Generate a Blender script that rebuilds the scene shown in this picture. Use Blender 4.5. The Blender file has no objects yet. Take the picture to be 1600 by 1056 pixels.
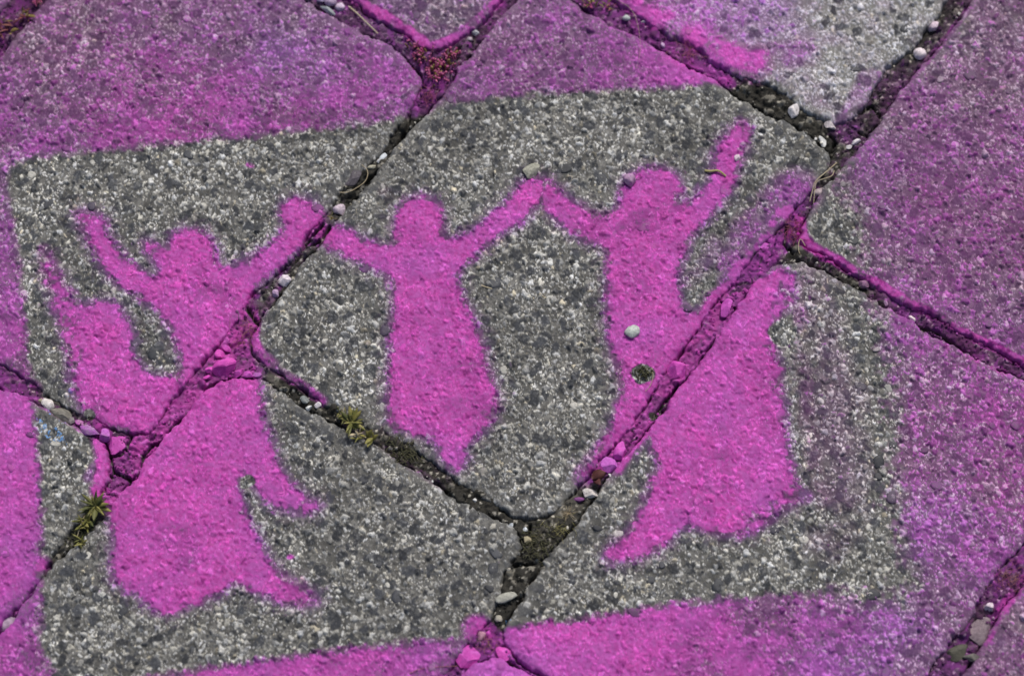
import bpy, bmesh, math, random
import numpy as np
from mathutils import Vector, Matrix
from mathutils import noise as mnoise

# ------------------------------------------------------------------ camera, sky, sun, exposure
SC = bpy.context.scene
COL = SC.collection
TILT = math.radians(22.5)
LENS, DIST = 85.0, 2.07
CAM = Vector((0, -DIST * math.sin(TILT), DIST * math.cos(TILT)))
cam_data = bpy.data.cameras.new('camera')
cam_data.lens = LENS
cam_data.sensor_width = 36
cam_data.clip_start, cam_data.clip_end = 0.05, 200
cam = bpy.data.objects.new('camera', cam_data)
COL.objects.link(cam)
cam.location = CAM
cam.rotation_euler = (TILT, 0, 0)
SC.camera = cam
cam_data.dof.use_dof = True
cam_data.dof.focus_distance = 2.065
cam_data.dof.aperture_fstop = 3.2

SUN_EL, SUN_AZ = math.radians(52), math.radians(18)      # azimuth measured from +Y towards +X
world = bpy.data.worlds.new('World')
SC.world = world
world.use_nodes = True
wn = world.node_tree
wn.nodes.clear()
sky = wn.nodes.new('ShaderNodeTexSky')
sky.sky_type = 'NISHITA'
sky.sun_disc = False
sky.sun_elevation = SUN_EL
sky.sun_rotation = SUN_AZ
sky.air_density = 1.0
sky.dust_density = 4.0
sky.ozone_density = 1.0
bg = wn.nodes.new('ShaderNodeBackground')
bg.inputs['Strength'].default_value = 0.07
wo = wn.nodes.new('ShaderNodeOutputWorld')
wn.links.new(sky.outputs[0], bg.inputs['Color'])
wn.links.new(bg.outputs[0], wo.inputs['Surface'])

sun_data = bpy.data.lights.new('sun', 'SUN')
sun_data.energy = 2.4
sun_data.angle = math.radians(12)
sun_data.color = (1.0, 0.96, 0.90)
sun = bpy.data.objects.new('sun', sun_data)
COL.objects.link(sun)
sd = Vector((math.sin(SUN_AZ) * math.cos(SUN_EL), math.cos(SUN_AZ) * math.cos(SUN_EL), math.sin(SUN_EL)))
sun.rotation_euler = sd.to_track_quat('Z', 'Y').to_euler()
sun.location = sd * 5

SC.view_settings.view_transform = 'Standard'
SC.view_settings.look = 'None'
SC.view_settings.gamma = 1
SC.view_settings.use_curve_mapping = False
SC.view_settings.exposure = 0.28

# ------------------------------------------------------------------ helpers
rnd = random.Random(7)
FPX = LENS / 36 * 1600
CT, ST = math.cos(TILT), math.sin(TILT)


def at(px, py, z=0.0):
    """where the line of sight through a point of the 1600x1056 photograph meets the level z"""
    px = np.asarray(px, float)
    py = np.asarray(py, float)
    a = (px - 800) / FPX
    b = -(py - 528) / FPX
    dx, dy, dz = a, b * CT + ST, b * ST - CT
    t = (z - CAM.z) / dz
    return CAM.x + dx * t, CAM.y + dy * t


def pxy(X, Y, Z=0.0):
    x, y, z = X - CAM.x, Y - CAM.y, Z - CAM.z
    yc = y * CT + z * ST
    zc = -y * ST + z * CT
    return 800 + FPX * x / -zc, 528 - FPX * yc / -zc


def gpoly(pts):
    p = np.array(pts, float)
    return np.stack(at(p[:, 0], p[:, 1]), 1)


def chaikin(P, n=1, closed=True):
    for _ in range(n):
        Q = np.roll(P, -1, 0) if closed else P[1:]
        A = P if closed else P[:-1]
        N = np.empty((len(A) * 2, 2))
        N[0::2] = A * .75 + Q * .25
        N[1::2] = A * .25 + Q * .75
        if not closed:
            N = np.vstack([P[:1], N, P[-1:]])
        P = N
    return P


def seg_dist(X, Y, P, closed=True):
    d2 = np.full(X.shape, 1e9)
    n = len(P)
    for i in range(n if closed else n - 1):
        ax, ay = P[i]
        bx, by = P[(i + 1) % n]
        ex, ey = bx - ax, by - ay
        L = ex * ex + ey * ey + 1e-18
        t = np.clip(((X - ax) * ex + (Y - ay) * ey) / L, 0, 1)
        dx, dy = X - ax - t * ex, Y - ay - t * ey
        np.minimum(d2, dx * dx + dy * dy, out=d2)
    return np.sqrt(d2)


def sdf(X, Y, P):
    """signed distance to a closed outline, negative inside"""
    d = seg_dist(X, Y, P)
    ins = np.zeros(X.shape, bool)
    n = len(P)
    for i in range(n):
        ax, ay = P[i]
        bx, by = P[(i + 1) % n]
        if ay == by:
            continue
        c = ((ay > Y) != (by > Y)) & (X < (bx - ax) * (Y - ay) / (by - ay) + ax)
        ins ^= c
    return np.where(ins, -d, d)


def hsh(ix, iy, seed):
    with np.errstate(over='ignore'):
        h = (ix.astype(np.int64) * 374761393 + iy.astype(np.int64) * 668265263 + seed * 974634777) & 0xFFFFFFFF
        h = ((h ^ (h >> 13)) * 1274126177) & 0xFFFFFFFF
        h = ((h ^ (h >> 16)) * 2246822519) & 0xFFFFFFFF
        h = h ^ (h >> 15)
    return (h & 0xFFFFFF) / float(0x1000000)


def vnoise(X, Y, s, seed):
    """smooth value noise in 0..1, feature size s metres"""
    x, y = X / s, Y / s
    ix, iy = np.floor(x).astype(np.int64), np.floor(y).astype(np.int64)
    fx, fy = x - ix, y - iy
    fx = fx * fx * (3 - 2 * fx)
    fy = fy * fy * (3 - 2 * fy)
    a, b = hsh(ix, iy, seed), hsh(ix + 1, iy, seed)
    c, d = hsh(ix, iy + 1, seed), hsh(ix + 1, iy + 1, seed)
    return (a * (1 - fx) + b * fx) * (1 - fy) + (c * (1 - fx) + d * fx) * fy


def fbm(X, Y, s, seed, o=3):
    v, a, t = 0, 1, 0
    for k in range(o):
        v = v + a * vnoise(X + k * .31, Y - k * .17, s / 2 ** k, seed + k)
        t += a
        a *= .55
    return v / t


def voro(X, Y, cell, seed):
    """nearest and second nearest jittered point: f1, f2 (in cells) and three hashes of the nearest"""
    x, y = X / cell, Y / cell
    ix, iy = np.floor(x).astype(np.int64), np.floor(y).astype(np.int64)
    f1 = np.full(X.shape, 9.0)
    f2 = np.full(X.shape, 9.0)
    cx, cy = ix.copy(), iy.copy()
    for j in (-1, 0, 1):
        for i in (-1, 0, 1):
            gx, gy = ix + i, iy + j
            dx = gx + .1 + .8 * hsh(gx, gy, seed) - x
            dy = gy + .1 + .8 * hsh(gx, gy, seed + 1) - y
            an = hsh(gx, gy, seed + 2) * 3.1416
            ca, sa = np.cos(an), np.sin(an)
            u, v = dx * ca + dy * sa, (-dx * sa + dy * ca) * 1.35
            d = np.sqrt(u * u + v * v)
            near = d < f1
            f2 = np.where(near, f1, np.minimum(f2, d))
            cx = np.where(near, gx, cx)
            cy = np.where(near, gy, cy)
            f1 = np.where(near, d, f1)
    return f1, f2, hsh(cx, cy, seed + 5), hsh(cx, cy, seed + 6), hsh(cx, cy, seed + 7)


def sstep(a, b, x):
    t = np.clip((x - a) / (b - a), 0, 1)
    return t * t * (3 - 2 * t)


def tag(o, label=None, cat=None, group=None, kind=None):
    if label: o['label'] = label
    if cat: o['category'] = cat
    if group: o['group'] = group
    if kind: o['kind'] = kind
    return o


def link(name, me, mat=None, parent=None):
    o = bpy.data.objects.new(name, me)
    COL.objects.link(o)
    if mat is not None and not me.materials:
        me.materials.append(mat)
    if parent is not None:
        o.parent = parent
    return o


def np_mesh(name, V, F, smooth=True, cols=None, floats=None):
    me = bpy.data.meshes.new(name)
    n, m = len(V), len(F)
    me.vertices.add(n)
    me.vertices.foreach_set('co', np.ascontiguousarray(V, np.float32).ravel())
    k = F.shape[1]
    me.loops.add(m * k)
    me.loops.foreach_set('vertex_index', np.ascontiguousarray(F, np.int32).ravel())
    me.polygons.add(m)
    me.polygons.foreach_set('loop_start', np.arange(0, m * k, k, dtype=np.int32))
    me.polygons.foreach_set('use_smooth', np.full(m, smooth))
    me.update(calc_edges=True)
    for key, c in (cols or {}).items():
        a = me.attributes.new(key, 'FLOAT_COLOR', 'POINT')
        a.data.foreach_set('color', np.ascontiguousarray(np.hstack([c, np.ones((n, 1))]), np.float32).ravel())
    for key, f in (floats or {}).items():
        a = me.attributes.new(key, 'FLOAT', 'POINT')
        a.data.foreach_set('value', np.ascontiguousarray(f, np.float32))
    return me


# ------------------------------------------------------------------ materials
class NT:
    def __init__(self, name):
        self.m = bpy.data.materials.new(name)
        self.m.use_nodes = True
        self.t = self.m.node_tree
        self.b = self.t.nodes['Principled BSDF']

    def n(self, typ, **kw):
        nd = self.t.nodes.new(typ)
        for k, v in kw.items():
            setattr(nd, k, v)
        return nd

    def l(self, a, b):
        self.t.links.new(a, b)

    def val(self, sock, v):
        if hasattr(v, 'links'):
            self.l(v, sock)
        else:
            sock.default_value = v

    def math(self, op, a, b=0.0, c=None, clamp=False):
        nd = self.n('ShaderNodeMath', operation=op, use_clamp=clamp)
        self.val(nd.inputs[0], a)
        self.val(nd.inputs[1], b)
        if c is not None:
            self.val(nd.inputs[2], c)
        return nd.outputs[0]

    def mix(self, fac, a, b, blend='MIX'):
        nd = self.n('ShaderNodeMix', data_type='RGBA', blend_type=blend)
        self.val(nd.inputs[0], fac)
        for s, v in ((nd.inputs[6], a), (nd.inputs[7], b)):
            if hasattr(v, 'links'):
                self.l(v, s)
            else:
                s.default_value = (*v, 1)
        return nd.outputs[2]

    def attr(self, name, typ='GEOMETRY'):
        nd = self.n('ShaderNodeAttribute', attribute_type=typ)
        nd.attribute_name = name
        return nd

    def noise(self, scale, detail=2.0, rough=.55, vec=None, col=False):
        nd = self.n('ShaderNodeTexNoise')
        nd.inputs['Scale'].default_value = scale
        nd.inputs['Detail'].default_value = detail
        nd.inputs['Roughness'].default_value = rough
        self.l(vec if vec is not None else self.pos(), nd.inputs['Vector'])
        return nd.outputs['Color' if col else 'Fac']

    def pos(self):
        if not hasattr(self, '_p'):
            self._p = self.n('ShaderNodeNewGeometry').outputs['Position']
        return self._p

    def ramp(self, x, a, b, lo=0.0, hi=1.0, smooth=True):
        nd = self.n('ShaderNodeMapRange', interpolation_type='SMOOTHSTEP' if smooth else 'LINEAR')
        self.val(nd.inputs['Value'], x)
        self.val(nd.inputs['From Min'], a)
        self.val(nd.inputs['From Max'], b)
        nd.inputs['To Min'].default_value = lo
        nd.inputs['To Max'].default_value = hi
        return nd.outputs[0]


MAGENTA = (0.400, 0.033, 0.300)
HOT = (0.510, 0.058, 0.370)
VIOLET = (0.275, 0.030, 0.268)
LILAC = (0.31, 0.100, 0.45)


def paint_nodes(N, base, cov, tone, grain_r):
    """spray paint of uneven cover laid over a base colour; returns colour and how much is covered"""
    n1 = N.noise(900, 2)
    n2 = N.noise(240, 3)
    n3 = N.noise(75, 3)
    t = N.math('ADD', N.math('MULTIPLY', grain_r, .50), N.math('ADD', N.math('MULTIPLY', n1, .50), N.math('MULTIPLY', n2, .50)))
    t = N.math('MULTIPLY_ADD', t, .95, -.24)
    al = N.ramp(cov, N.math('SUBTRACT', t, .15), N.math('ADD', t, .17))
    veil = N.math('MULTIPLY', N.ramp(cov, .06, .58), .56)
    al2 = N.math('MAXIMUM', al, veil)
    solid = N.ramp(cov, .52, .95)
    pv = N.mix(N.ramp(N.math('ADD', N.math('MULTIPLY', n3, .6), N.math('MULTIPLY', n2, .4)), .40, .60), HOT, MAGENTA)
    # where the coat lies thick on a pale or proud grain it dries lighter and bluer
    pale = N.ramp(N.math('ADD', N.math('MULTIPLY', grain_r, .55), N.math('MULTIPLY', n2, .7)), .62, .92)
    pv = N.mix(N.math('MULTIPLY', pale, .58), pv, (.58, .14, .54))
    dull = N.ramp(N.math('ADD', N.math('MULTIPLY', n1, .6), N.math('MULTIPLY', n2, .4)), .44, .28)
    pv = N.mix(N.math('MULTIPLY', dull, .75), pv, (.17, .016, .14))
    pv = N.mix(solid, VIOLET, pv)
    pv = N.mix(N.math('MULTIPLY', tone, .75), pv, LILAC)
    # thin paint lets the grain below tint it
    lum = N.n('ShaderNodeRGBToBW')
    N.l(base, lum.inputs[0])
    k = N.ramp(lum.outputs[0], .02, .55, .60, 1.75, smooth=False)
    k2 = N.math('ADD', N.math('MULTIPLY', k, N.math('SUBTRACT', 1.0, N.math('MULTIPLY', solid, .40))), N.math('MULTIPLY', solid, .41))
    v = N.n('ShaderNodeVectorMath', operation='SCALE')
    N.l(pv, v.inputs[0])
    N.l(k2, v.inputs['Scale'])
    al3 = N.math('MULTIPLY', al2, N.ramp(solid, 0, 1, .86, .985))
    return N.mix(al3, base, v.outputs[0]), al3


def surface_material(name, rough, bump, spec=.35):
    N = NT(name)
    g = N.attr('grain_colour').outputs['Color']
    fine = N.noise(1500, 2, .6)
    f2 = N.n('ShaderNodeVectorMath', operation='SCALE')
    N.l(g, f2.inputs[0])
    N.l(N.ramp(fine, .25, .75, .55, 1.5, smooth=False), f2.inputs['Scale'])
    blue = N.attr('blue_paint').outputs['Fac']
    nb = N.noise(420, 2)
    bmask = N.ramp(N.math('ADD', N.math('MULTIPLY', blue, .52), N.math('ADD', N.math('SUBTRACT', nb, .5), N.math('MULTIPLY', N.attr('grain_random').outputs['Fac'], -.5))), .16, .34)
    base = N.mix(N.math('MULTIPLY', bmask, .85), f2.outputs[0], (.13, .30, .62))
    col, al = paint_nodes(N, base, N.attr('paint').outputs['Fac'], N.attr('paint_tone').outputs['Fac'], N.attr('grain_random').outputs['Fac'])
    N.l(col, N.b.inputs['Base Color'])
    N.l(N.math('ADD', N.ramp(N.attr('grain_random').outputs['Fac'], 0, 1, rough - .2, rough + .12, smooth=False), N.math('MULTIPLY', al, .02)), N.b.inputs['Roughness'])
    N.b.inputs['Specular IOR Level'].default_value = spec
    bp = N.n('ShaderNodeBump')
    bp.inputs['Strength'].default_value = bump
    bp.inputs['Distance'].default_value = .0006
    N.l(N.noise(1500, 4, .7), bp.inputs['Height'])
    N.l(bp.outputs[0], N.b.inputs['Normal'])
    return N.m


M_SLAB = surface_material('sprayed_aggregate_concrete', .72, .8)
M_SOIL = surface_material('joint_earth', .9, .8, .2)


def piece_material(name, rough=.7, spec=.35, bump=.4, mottle=.35):
    """stones, pebbles: own colour per object, paint cover per object"""
    N = NT(name)
    oc = N.n('ShaderNodeObjectInfo').outputs['Color']
    tc = N.n('ShaderNodeTexCoord').outputs['Object']
    f = N.n('ShaderNodeVectorMath', operation='SCALE')
    N.l(oc, f.inputs[0])
    N.l(N.ramp(N.noise(420, 4, .65), .25, .75, 1 - mottle, 1 + mottle, smooth=False), f.inputs['Scale'])
    col, al = paint_nodes(N, f.outputs[0], N.attr('paint', 'OBJECT').outputs['Fac'], N.attr('paint_tone', 'OBJECT').outputs['Fac'], N.noise(260, 1))
    N.l(col, N.b.inputs['Base Color'])
    N.b.inputs['Roughness'].default_value = rough
    N.b.inputs['Specular IOR Level'].default_value = spec
    bp = N.n('ShaderNodeBump')
    bp.inputs['Strength'].default_value = bump
    bp.inputs['Distance'].default_value = .0005
    N.l(N.noise(900, 3, .6), bp.inputs['Height'])
    N.l(bp.outputs[0], N.b.inputs['Normal'])
    return N.m


M_STONE = piece_material('loose_stone', .68, .35, .8, .5)
M_PEBBLE = piece_material('set_pebble', .6, .4, .35, .4)


def plant_material(name, c1, c2, rough=.55, scale=160, trans=.12):
    N = NT(name)
    r = N.n('ShaderNodeObjectInfo').outputs['Random']
    f = N.math('ADD', N.math('MULTIPLY', N.ramp(N.noise(scale, 2), .3, .7), .6), N.math('MULTIPLY', r, .4))
    N.l(N.mix(f, c1, c2), N.b.inputs['Base Color'])
    N.b.inputs['Roughness'].default_value = rough
    N.b.inputs['Specular IOR Level'].default_value = .3
    N.b.inputs['Subsurface Weight'].default_value = trans
    N.b.inputs['Subsurface Radius'].default_value = (.002, .002, .001)
    return N.m


M_GREEN = plant_material('weed_leaf', (.11, .12, .028), (.30, .265, .085))
M_DKGREEN = plant_material('dark_weed_leaf', (.050, .065, .020), (.16, .155, .055))
M_SEDUM = plant_material('sprayed_leaf', (.33, .035, .17), (.48, .15, .26))
M_SEDUM_G = plant_material('unsprayed_leaf', (.14, .10, .03), (.22, .17, .06))
M_DARKRED = plant_material('dark_red_leaf', (.10, .02, .045), (.18, .06, .05))
M_STRAW = plant_material('dry_straw', (.34, .27, .17), (.52, .46, .33), .7)
M_PURPLEFIBRE = plant_material('sprayed_fibre', (.30, .03, .16), (.30, .16, .12), .8)
M_BROWNLEAF = plant_material('brown_red_leaf', (.06, .018, .018), (.11, .038, .034), .6)
M_OLIVE = plant_material('olive_twig', (.23, .21, .075), (.36, .33, .15), .7)
M_MOSS = plant_material('dark_moss', (.045, .047, .024), (.13, .125, .075), .95, 500)

# ------------------------------------------------------------------ the slabs' outlines, traced in photo pixels
SLABS = [
    ('S1', [(0,95),(14,72),(48,31),(73,0),(190,-165),(474,0),(530,34),(574,55),(615,75),(642,102),(661,124),(653,138),(642,160),(634,181),(612,207),(597,236),(570,260),(540,286),(520,315),(500,340),(470,374),(458,401),(433,425),(389,459),(382,476),(358,510),(334,541),(312,567),(288,597),(261,628),(247,655),(230,674),(205,677),(177,668),(153,655),(112,640),(58,601),(30,583),(0,560),(-300,365)],
     (0.0, 0, 0)),
    ('S3', [(0,613),(34,616),(56,630),(85,650),(112,664),(150,684),(163,698),(167,710),(169,742),(157,764),(136,795),(106,832),(75,872),(66,896),(44,918),(24,948),(7,965),(-330,1400),(-800,1080),(-310,410)],
     (0.0005, 0, 0)),
    ('S2', [(550,-2),(574,18),(612,37),(639,56),(663,74),(680,80),(707,65),(741,44),(769,14),(779,-2),(1180,-520),(690,-810),(190,-215)],
     (0.0028, 0, 0)),
    ('S4', [(850,-42),(810,0),(783,27),(769,48),(752,68),(735,89),(718,104),(712,126),(697,145),(677,170),(656,190),(632,213),(608,246),(591,270),(572,292),(530,343),(522,357),(500,384),(478,406),(455,437),(440,466),(418,490),(402,512),(393,526),(395,545),(405,560),(420,572),(453,591),(486,613),(511,632),(550,654),(591,672),(632,690),(645,698),(680,722),(711,750),(748,773),(775,788),(803,803),(828,810),(850,806),(868,793),(891,772),(906,752),(925,733),(950,704),(975,674),(1000,640),(1020,610),(1045,575),(1067,541),(1090,511),(1102,486),(1128,459),(1145,438),(1162,418),(1179,394),(1200,374),(1224,348),(1241,324),(1261,303),(1278,283),(1293,259),(1297,246),(1290,233),(1275,224),(1251,203),(1220,189),(1200,181),(1176,167),(1149,152),(1125,132),(1098,117),(1070,104),(1041,85),(1007,67),(983,54),(953,40),(932,27),(905,14)],
     (0.0003, 0, 0)),
    ('S5', [(895,-46),(963,0),(987,17),(1024,41),(1060,61),(1094,76),(1111,95),(1145,114),(1179,124),(1207,134),(1230,148),(1251,168),(1278,182),(1300,192),(1318,190),(1335,182),(1350,164),(1363,140),(1380,109),(1401,95),(1421,78),(1438,55),(1459,34),(1472,7),(1480,-5),(1800,-410),(1300,-650)],
     (0.0032, 0, 0)),
    ('S7', [(1525,-5),(1510,24),(1483,55),(1462,85),(1438,108),(1418,136),(1390,170),(1374,198),(1346,230),(1319,258),(1299,286),(1278,309),(1265,334),(1255,357),(1253,378),(1271,390),(1295,397),(1312,412),(1333,426),(1377,447),(1415,471),(1462,491),(1503,518),(1548,539),(1600,567),(1710,630),(2200,10),(1740,-260)],
     (0.0018, 0, 0)),
    ('S8', [(1218,412),(1261,412),(1285,423),(1319,444),(1357,467),(1391,482),(1421,499),(1442,518),(1473,530),(1503,550),(1537,569),(1578,584),(1600,597),(1680,640),(1700,700),(1600,848),(1565,880),(1544,904),(1534,928),(1520,958),(1507,979),(1483,1003),(1462,1025),(1445,1056),(1265,1310),(858,1056),(837,1046),(813,1034),(799,1015),(788,997),(791,978),(804,958),(817,932),(834,908),(857,871),(881,844),(908,813),(919,792),(936,772),(953,741),(987,706),(1012,675),(1035,646),(1062,606),(1084,582),(1110,544),(1132,514),(1151,483),(1176,449),(1200,422)],
     (0.0005, 0, 0)),
    ('S9', [(1600,918),(1565,958),(1540,1005),(1519,1036),(1505,1058),(1250,1400),(1720,1700),(2200,1080),(1745,735)],
     (0.0008, 0, 0)),
    ('S6', [(352,594),(380,591),(406,592),(423,602),(453,624),(494,649),(522,663),(560,684),(588,697),(615,714),(643,735),(677,752),(704,779),(741,790),(769,810),(797,823),(811,834),(813,856),(800,874),(784,897),(782,921),(773,952),(752,976),(733,999),(707,1034),(694,1056),(345,1440),(-110,1140),(0,987),(19,972),(29,955),(57,921),(70,900),(87,877),(115,856),(152,822),(169,808),(183,778),(200,761),(220,744),(224,727),(241,706),(254,688),(278,658),(302,634),(319,610),(336,600)],
     (-0.0002, 0, 0)),
    ('S10', [(718,1060),(748,1036),(775,1027),(803,1038),(830,1058),(1240,1330),(780,1950),(300,1640)],
     (0.0012, 0, 0)),
    ('S0', [(-42,72),(22,-12),(150,-200),(-330,-490),(-820,90),(-350,420)],
     (0.001, 0, 0)),
]
SLAB_LABEL = {
    'S1': 'grey slab faded magenta along its upper half, carrying the left dancers and their raised arms',
    'S3': 'slab at the left edge sprayed violet magenta beside a bare speckled strip',
    'S2': 'small grey tip of a slab with bright magenta edges, at the top centre',
    'S4': 'large grey slab under the middle dancer, sprayed purple only at its top corner',
    'S5': 'whitish slab at the top with a thick magenta band along its lower edge',
    'S7': 'right hand slab dusted all over with patchy purple spray, bare near its left corner',
    'S8': 'long slab with the right dancer skirt, bare grey centre and purple right end',
    'S9': 'corner of a dull purple grey slab in the lower right of the photo',
    'S6': 'grey slab with the wide magenta skirt on its left and dark pebbles on its right',
    'S10': 'rounded magenta corner of a slab at the bottom edge between two stone chips',
    'S0': 'hidden slab edge beyond the weedy joint at the upper left',
}

# ------------------------------------------------------------------ the spray painting, traced in photo pixels
DANCERS = {
    'far_left': [(58,398),(80,396),(92,420),(108,450),(126,478),(160,468),(182,472),(203,500),(209,530),(206,560),(232,584),(262,590),(285,592),(300,600),(255,645),(232,680),(175,670),(150,656),(125,640),(112,600),(106,560),(95,520),(85,480),(70,440)],
    'left': [(119,328),(150,332),(165,344),(169,370),(186,396),(207,416),(236,432),(250,432),(243,414),(230,396),(222,378),(234,376),(248,384),(258,390),(264,376),(285,359),(310,358),(328,370),(338,392),(339,412),(350,420),(380,408),(420,386),(446,356),(438,332),(445,316),(465,308),(488,316),(507,334),(508,350),(486,366),(462,394),(432,425),(395,452),(398,480),(392,520),(396,545),(408,570),(405,600),(406,645),(424,690),(432,722),(458,762),(502,786),(496,801),(450,800),(425,788),(402,768),(386,742),(370,745),(374,770),(385,808),(404,838),(415,862),(425,884),(455,905),(497,930),(490,945),(455,945),(412,930),(372,906),(345,925),(320,937),(290,946),(262,960),(235,946),(210,926),(183,914),(173,890),(178,850),(170,805),(165,770),(168,700),(200,678),(240,665),(290,600),(286,575),(278,540),(265,510),(245,482),(222,466),(198,452),(172,432),(154,404),(139,380),(128,358),(118,342)],
    'middle': [(655,304),(632,314),(617,338),(615,358),(619,378),(600,387),(560,371),(518,352),(498,345),(484,352),(484,368),(508,382),(543,402),(578,418),(606,432),(617,455),(612,500),(608,560),(605,640),(614,664),(640,676),(676,688),(692,715),(708,735),(726,728),(729,695),(745,682),(777,650),(774,600),(761,570),(748,520),(738,490),(714,452),(716,424),(746,396),(792,362),(824,338),(846,316),(854,296),(852,284),(842,279),(820,279),(810,297),(784,326),(745,355),(715,373),(690,373),(692,350),(690,326),(675,310)],
    'right': [(850,284),(840,300),(848,322),(868,346),(905,370),(944,386),(949,405),(948,450),(950,500),(956,560),(968,585),(972,615),(962,650),(948,684),(928,715),(908,735),(912,746),(935,742),(962,732),(992,704),(1024,668),(1018,700),(1030,722),(1020,746),(1015,772),(1002,806),(975,838),(950,858),(944,872),(962,879),(1000,873),(1045,850),(1062,822),(1082,820),(1110,832),(1142,838),(1180,830),(1218,802),(1250,784),(1254,768),(1240,755),(1233,700),(1226,640),(1216,560),(1208,505),(1238,480),(1246,452),(1238,432),(1216,418),(1195,425),(1145,452),(1098,482),(1072,490),(1062,470),(1060,432),(1070,400),(1085,362),(1120,330),(1146,292),(1158,246),(1172,210),(1162,190),(1140,203),(1124,225),(1112,256),(1109,285),(1094,301),(1074,318),(1056,320),(1062,300),(1066,280),(1040,263),(1010,261),(985,274),(968,298),(965,333),(930,335),(894,316),(876,298),(860,282)],
}
DANCER_LABEL = {
    'far_left': 'magenta sprayed dancer farthest left, half hidden, one faint purple arm up, on the paving',
    'left': 'magenta sprayed dancer whose wide skirt crosses the left joint onto the lower slab',
    'middle': 'magenta sprayed dancer in the middle, in a slim gown with a pointed hem',
    'right': 'magenta sprayed dancer on the right, arm stretched up, long skirt crossing the right joint',
}
# the bare card the stencil left: everything outside is sprayed
CARD = [(14,252),(150,240),(300,226),(460,210),(620,190),(690,172),(740,160),(850,149),(1000,143),(1120,133),(1140,128),(1160,100),(1230,150),(1300,200),(1330,205),(1300,260),(1290,310),(1330,330),(1330,400),(1345,450),(1365,500),(1385,600),(1382,750),(1400,860),(1425,925),(1300,922),(1200,925),(1060,940),(900,962),(800,978),(725,990),(500,1015),(330,1038),(190,1060),(66,1062),(68,870),(65,750),(58,660),(50,580),(44,500),(36,400),(24,320)]
# how thick the spray lies outside the card: x, y, cover, lilac tone
COVER = [(-60,60,.42,.2),(40,60,.40,.15),(150,20,.36,.1),(250,30,.34,.15),(330,60,.40,.25),(440,70,.48,.9),(470,40,.38,.5),(40,140,.42,.2),(120,110,.42,.1),(230,120,.48,.1),(320,140,.54,.1),(180,170,.52,.1),(40,200,.50,.3),(100,225,.54,.3),(250,200,.60,.1),(330,190,.58,.12),(440,150,.54,.4),(450,180,.60,.2),(560,90,.52,.3),(560,150,.60,.3),(620,130,.60,.35),(600,180,.50,.4),(500,100,.50,.6),
         (10,300,.42,.6),(15,360,.54,.5),(20,450,.60,.35),(20,540,.62,.3),(10,590,.58,.3),(20,650,.80,.25),(30,750,.82,.25),(45,860,.68,.5),(10,900,.78,.3),(15,700,.90,.1),(25,800,.80,.3),(20,1000,.66,.2),(50,1020,.60,.3),(40,960,.58,.5),
         (640,20,.30,.5),(670,60,.32,.6),(700,30,.28,.5),(800,40,.40,.25),(760,110,.48,.25),(870,60,.44,.3),(820,120,.46,.25),(900,110,.50,.25),(960,90,.52,.25),(1010,110,.60,.3),(1060,105,.74,.3),(1100,125,.80,.25),(730,140,.46,.3),(700,170,.3,.3),
         (1060,30,.52,.4),(1130,30,.42,.7),(1200,40,.26,.85),(1280,40,.13,.9),(1350,40,.07,.9),(1430,20,.0,.6),(1300,100,.07,.9),(1240,130,.12,.9),(1230,60,.24,.9),(1330,150,.08,.6),(1400,70,.0,.6),(1100,60,.60,.2),
         (1550,30,.26,.1),(1590,100,.34,.1),(1500,120,.36,.15),(1420,160,.42,.15),(1450,220,.42,.12),(1580,220,.42,.1),(1360,250,.42,.3),(1350,320,.36,.3),(1450,320,.50,.08),(1550,330,.48,.08),(1400,400,.44,.3),(1480,430,.45,.1),(1580,470,.36,.2),(1560,540,.40,.15),(1600,400,.48,.1),
         (1430,540,.52,.25),(1400,580,.42,.3),(1450,640,.50,.15),(1550,650,.52,.08),(1430,720,.46,.2),(1550,760,.52,.05),(1450,830,.56,.6),(1500,810,.56,.6),(1420,880,.42,.6),(1530,860,.54,.35),(1480,930,.44,.4),(1500,960,.38,.3),(1400,560,.45,.3),
         (1200,990,.60,.25),(1100,990,.68,.2),(1000,1000,.80,.08),(900,1000,.88,.1),(850,1000,.88,.15),(1000,960,.74,.2),(1200,940,.52,.35),(1300,960,.58,.4),(1370,970,.56,.7),(1410,980,.52,.9),(1440,1030,.36,.4),(1300,1030,.56,.55),(1150,1040,.68,.2),(1350,1040,.52,.75),
         (680,1020,.60,.35),(600,1030,.72,.2),(500,1040,.74,.15),(350,1055,.72,.2),(720,1000,.46,.4),(690,1045,.48,.2),(770,1045,.86,.6),(790,1050,.86,.5),
         (1590,990,.30,.1),(1560,1040,.32,.1),(1600,1050,.34,.1)]
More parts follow.
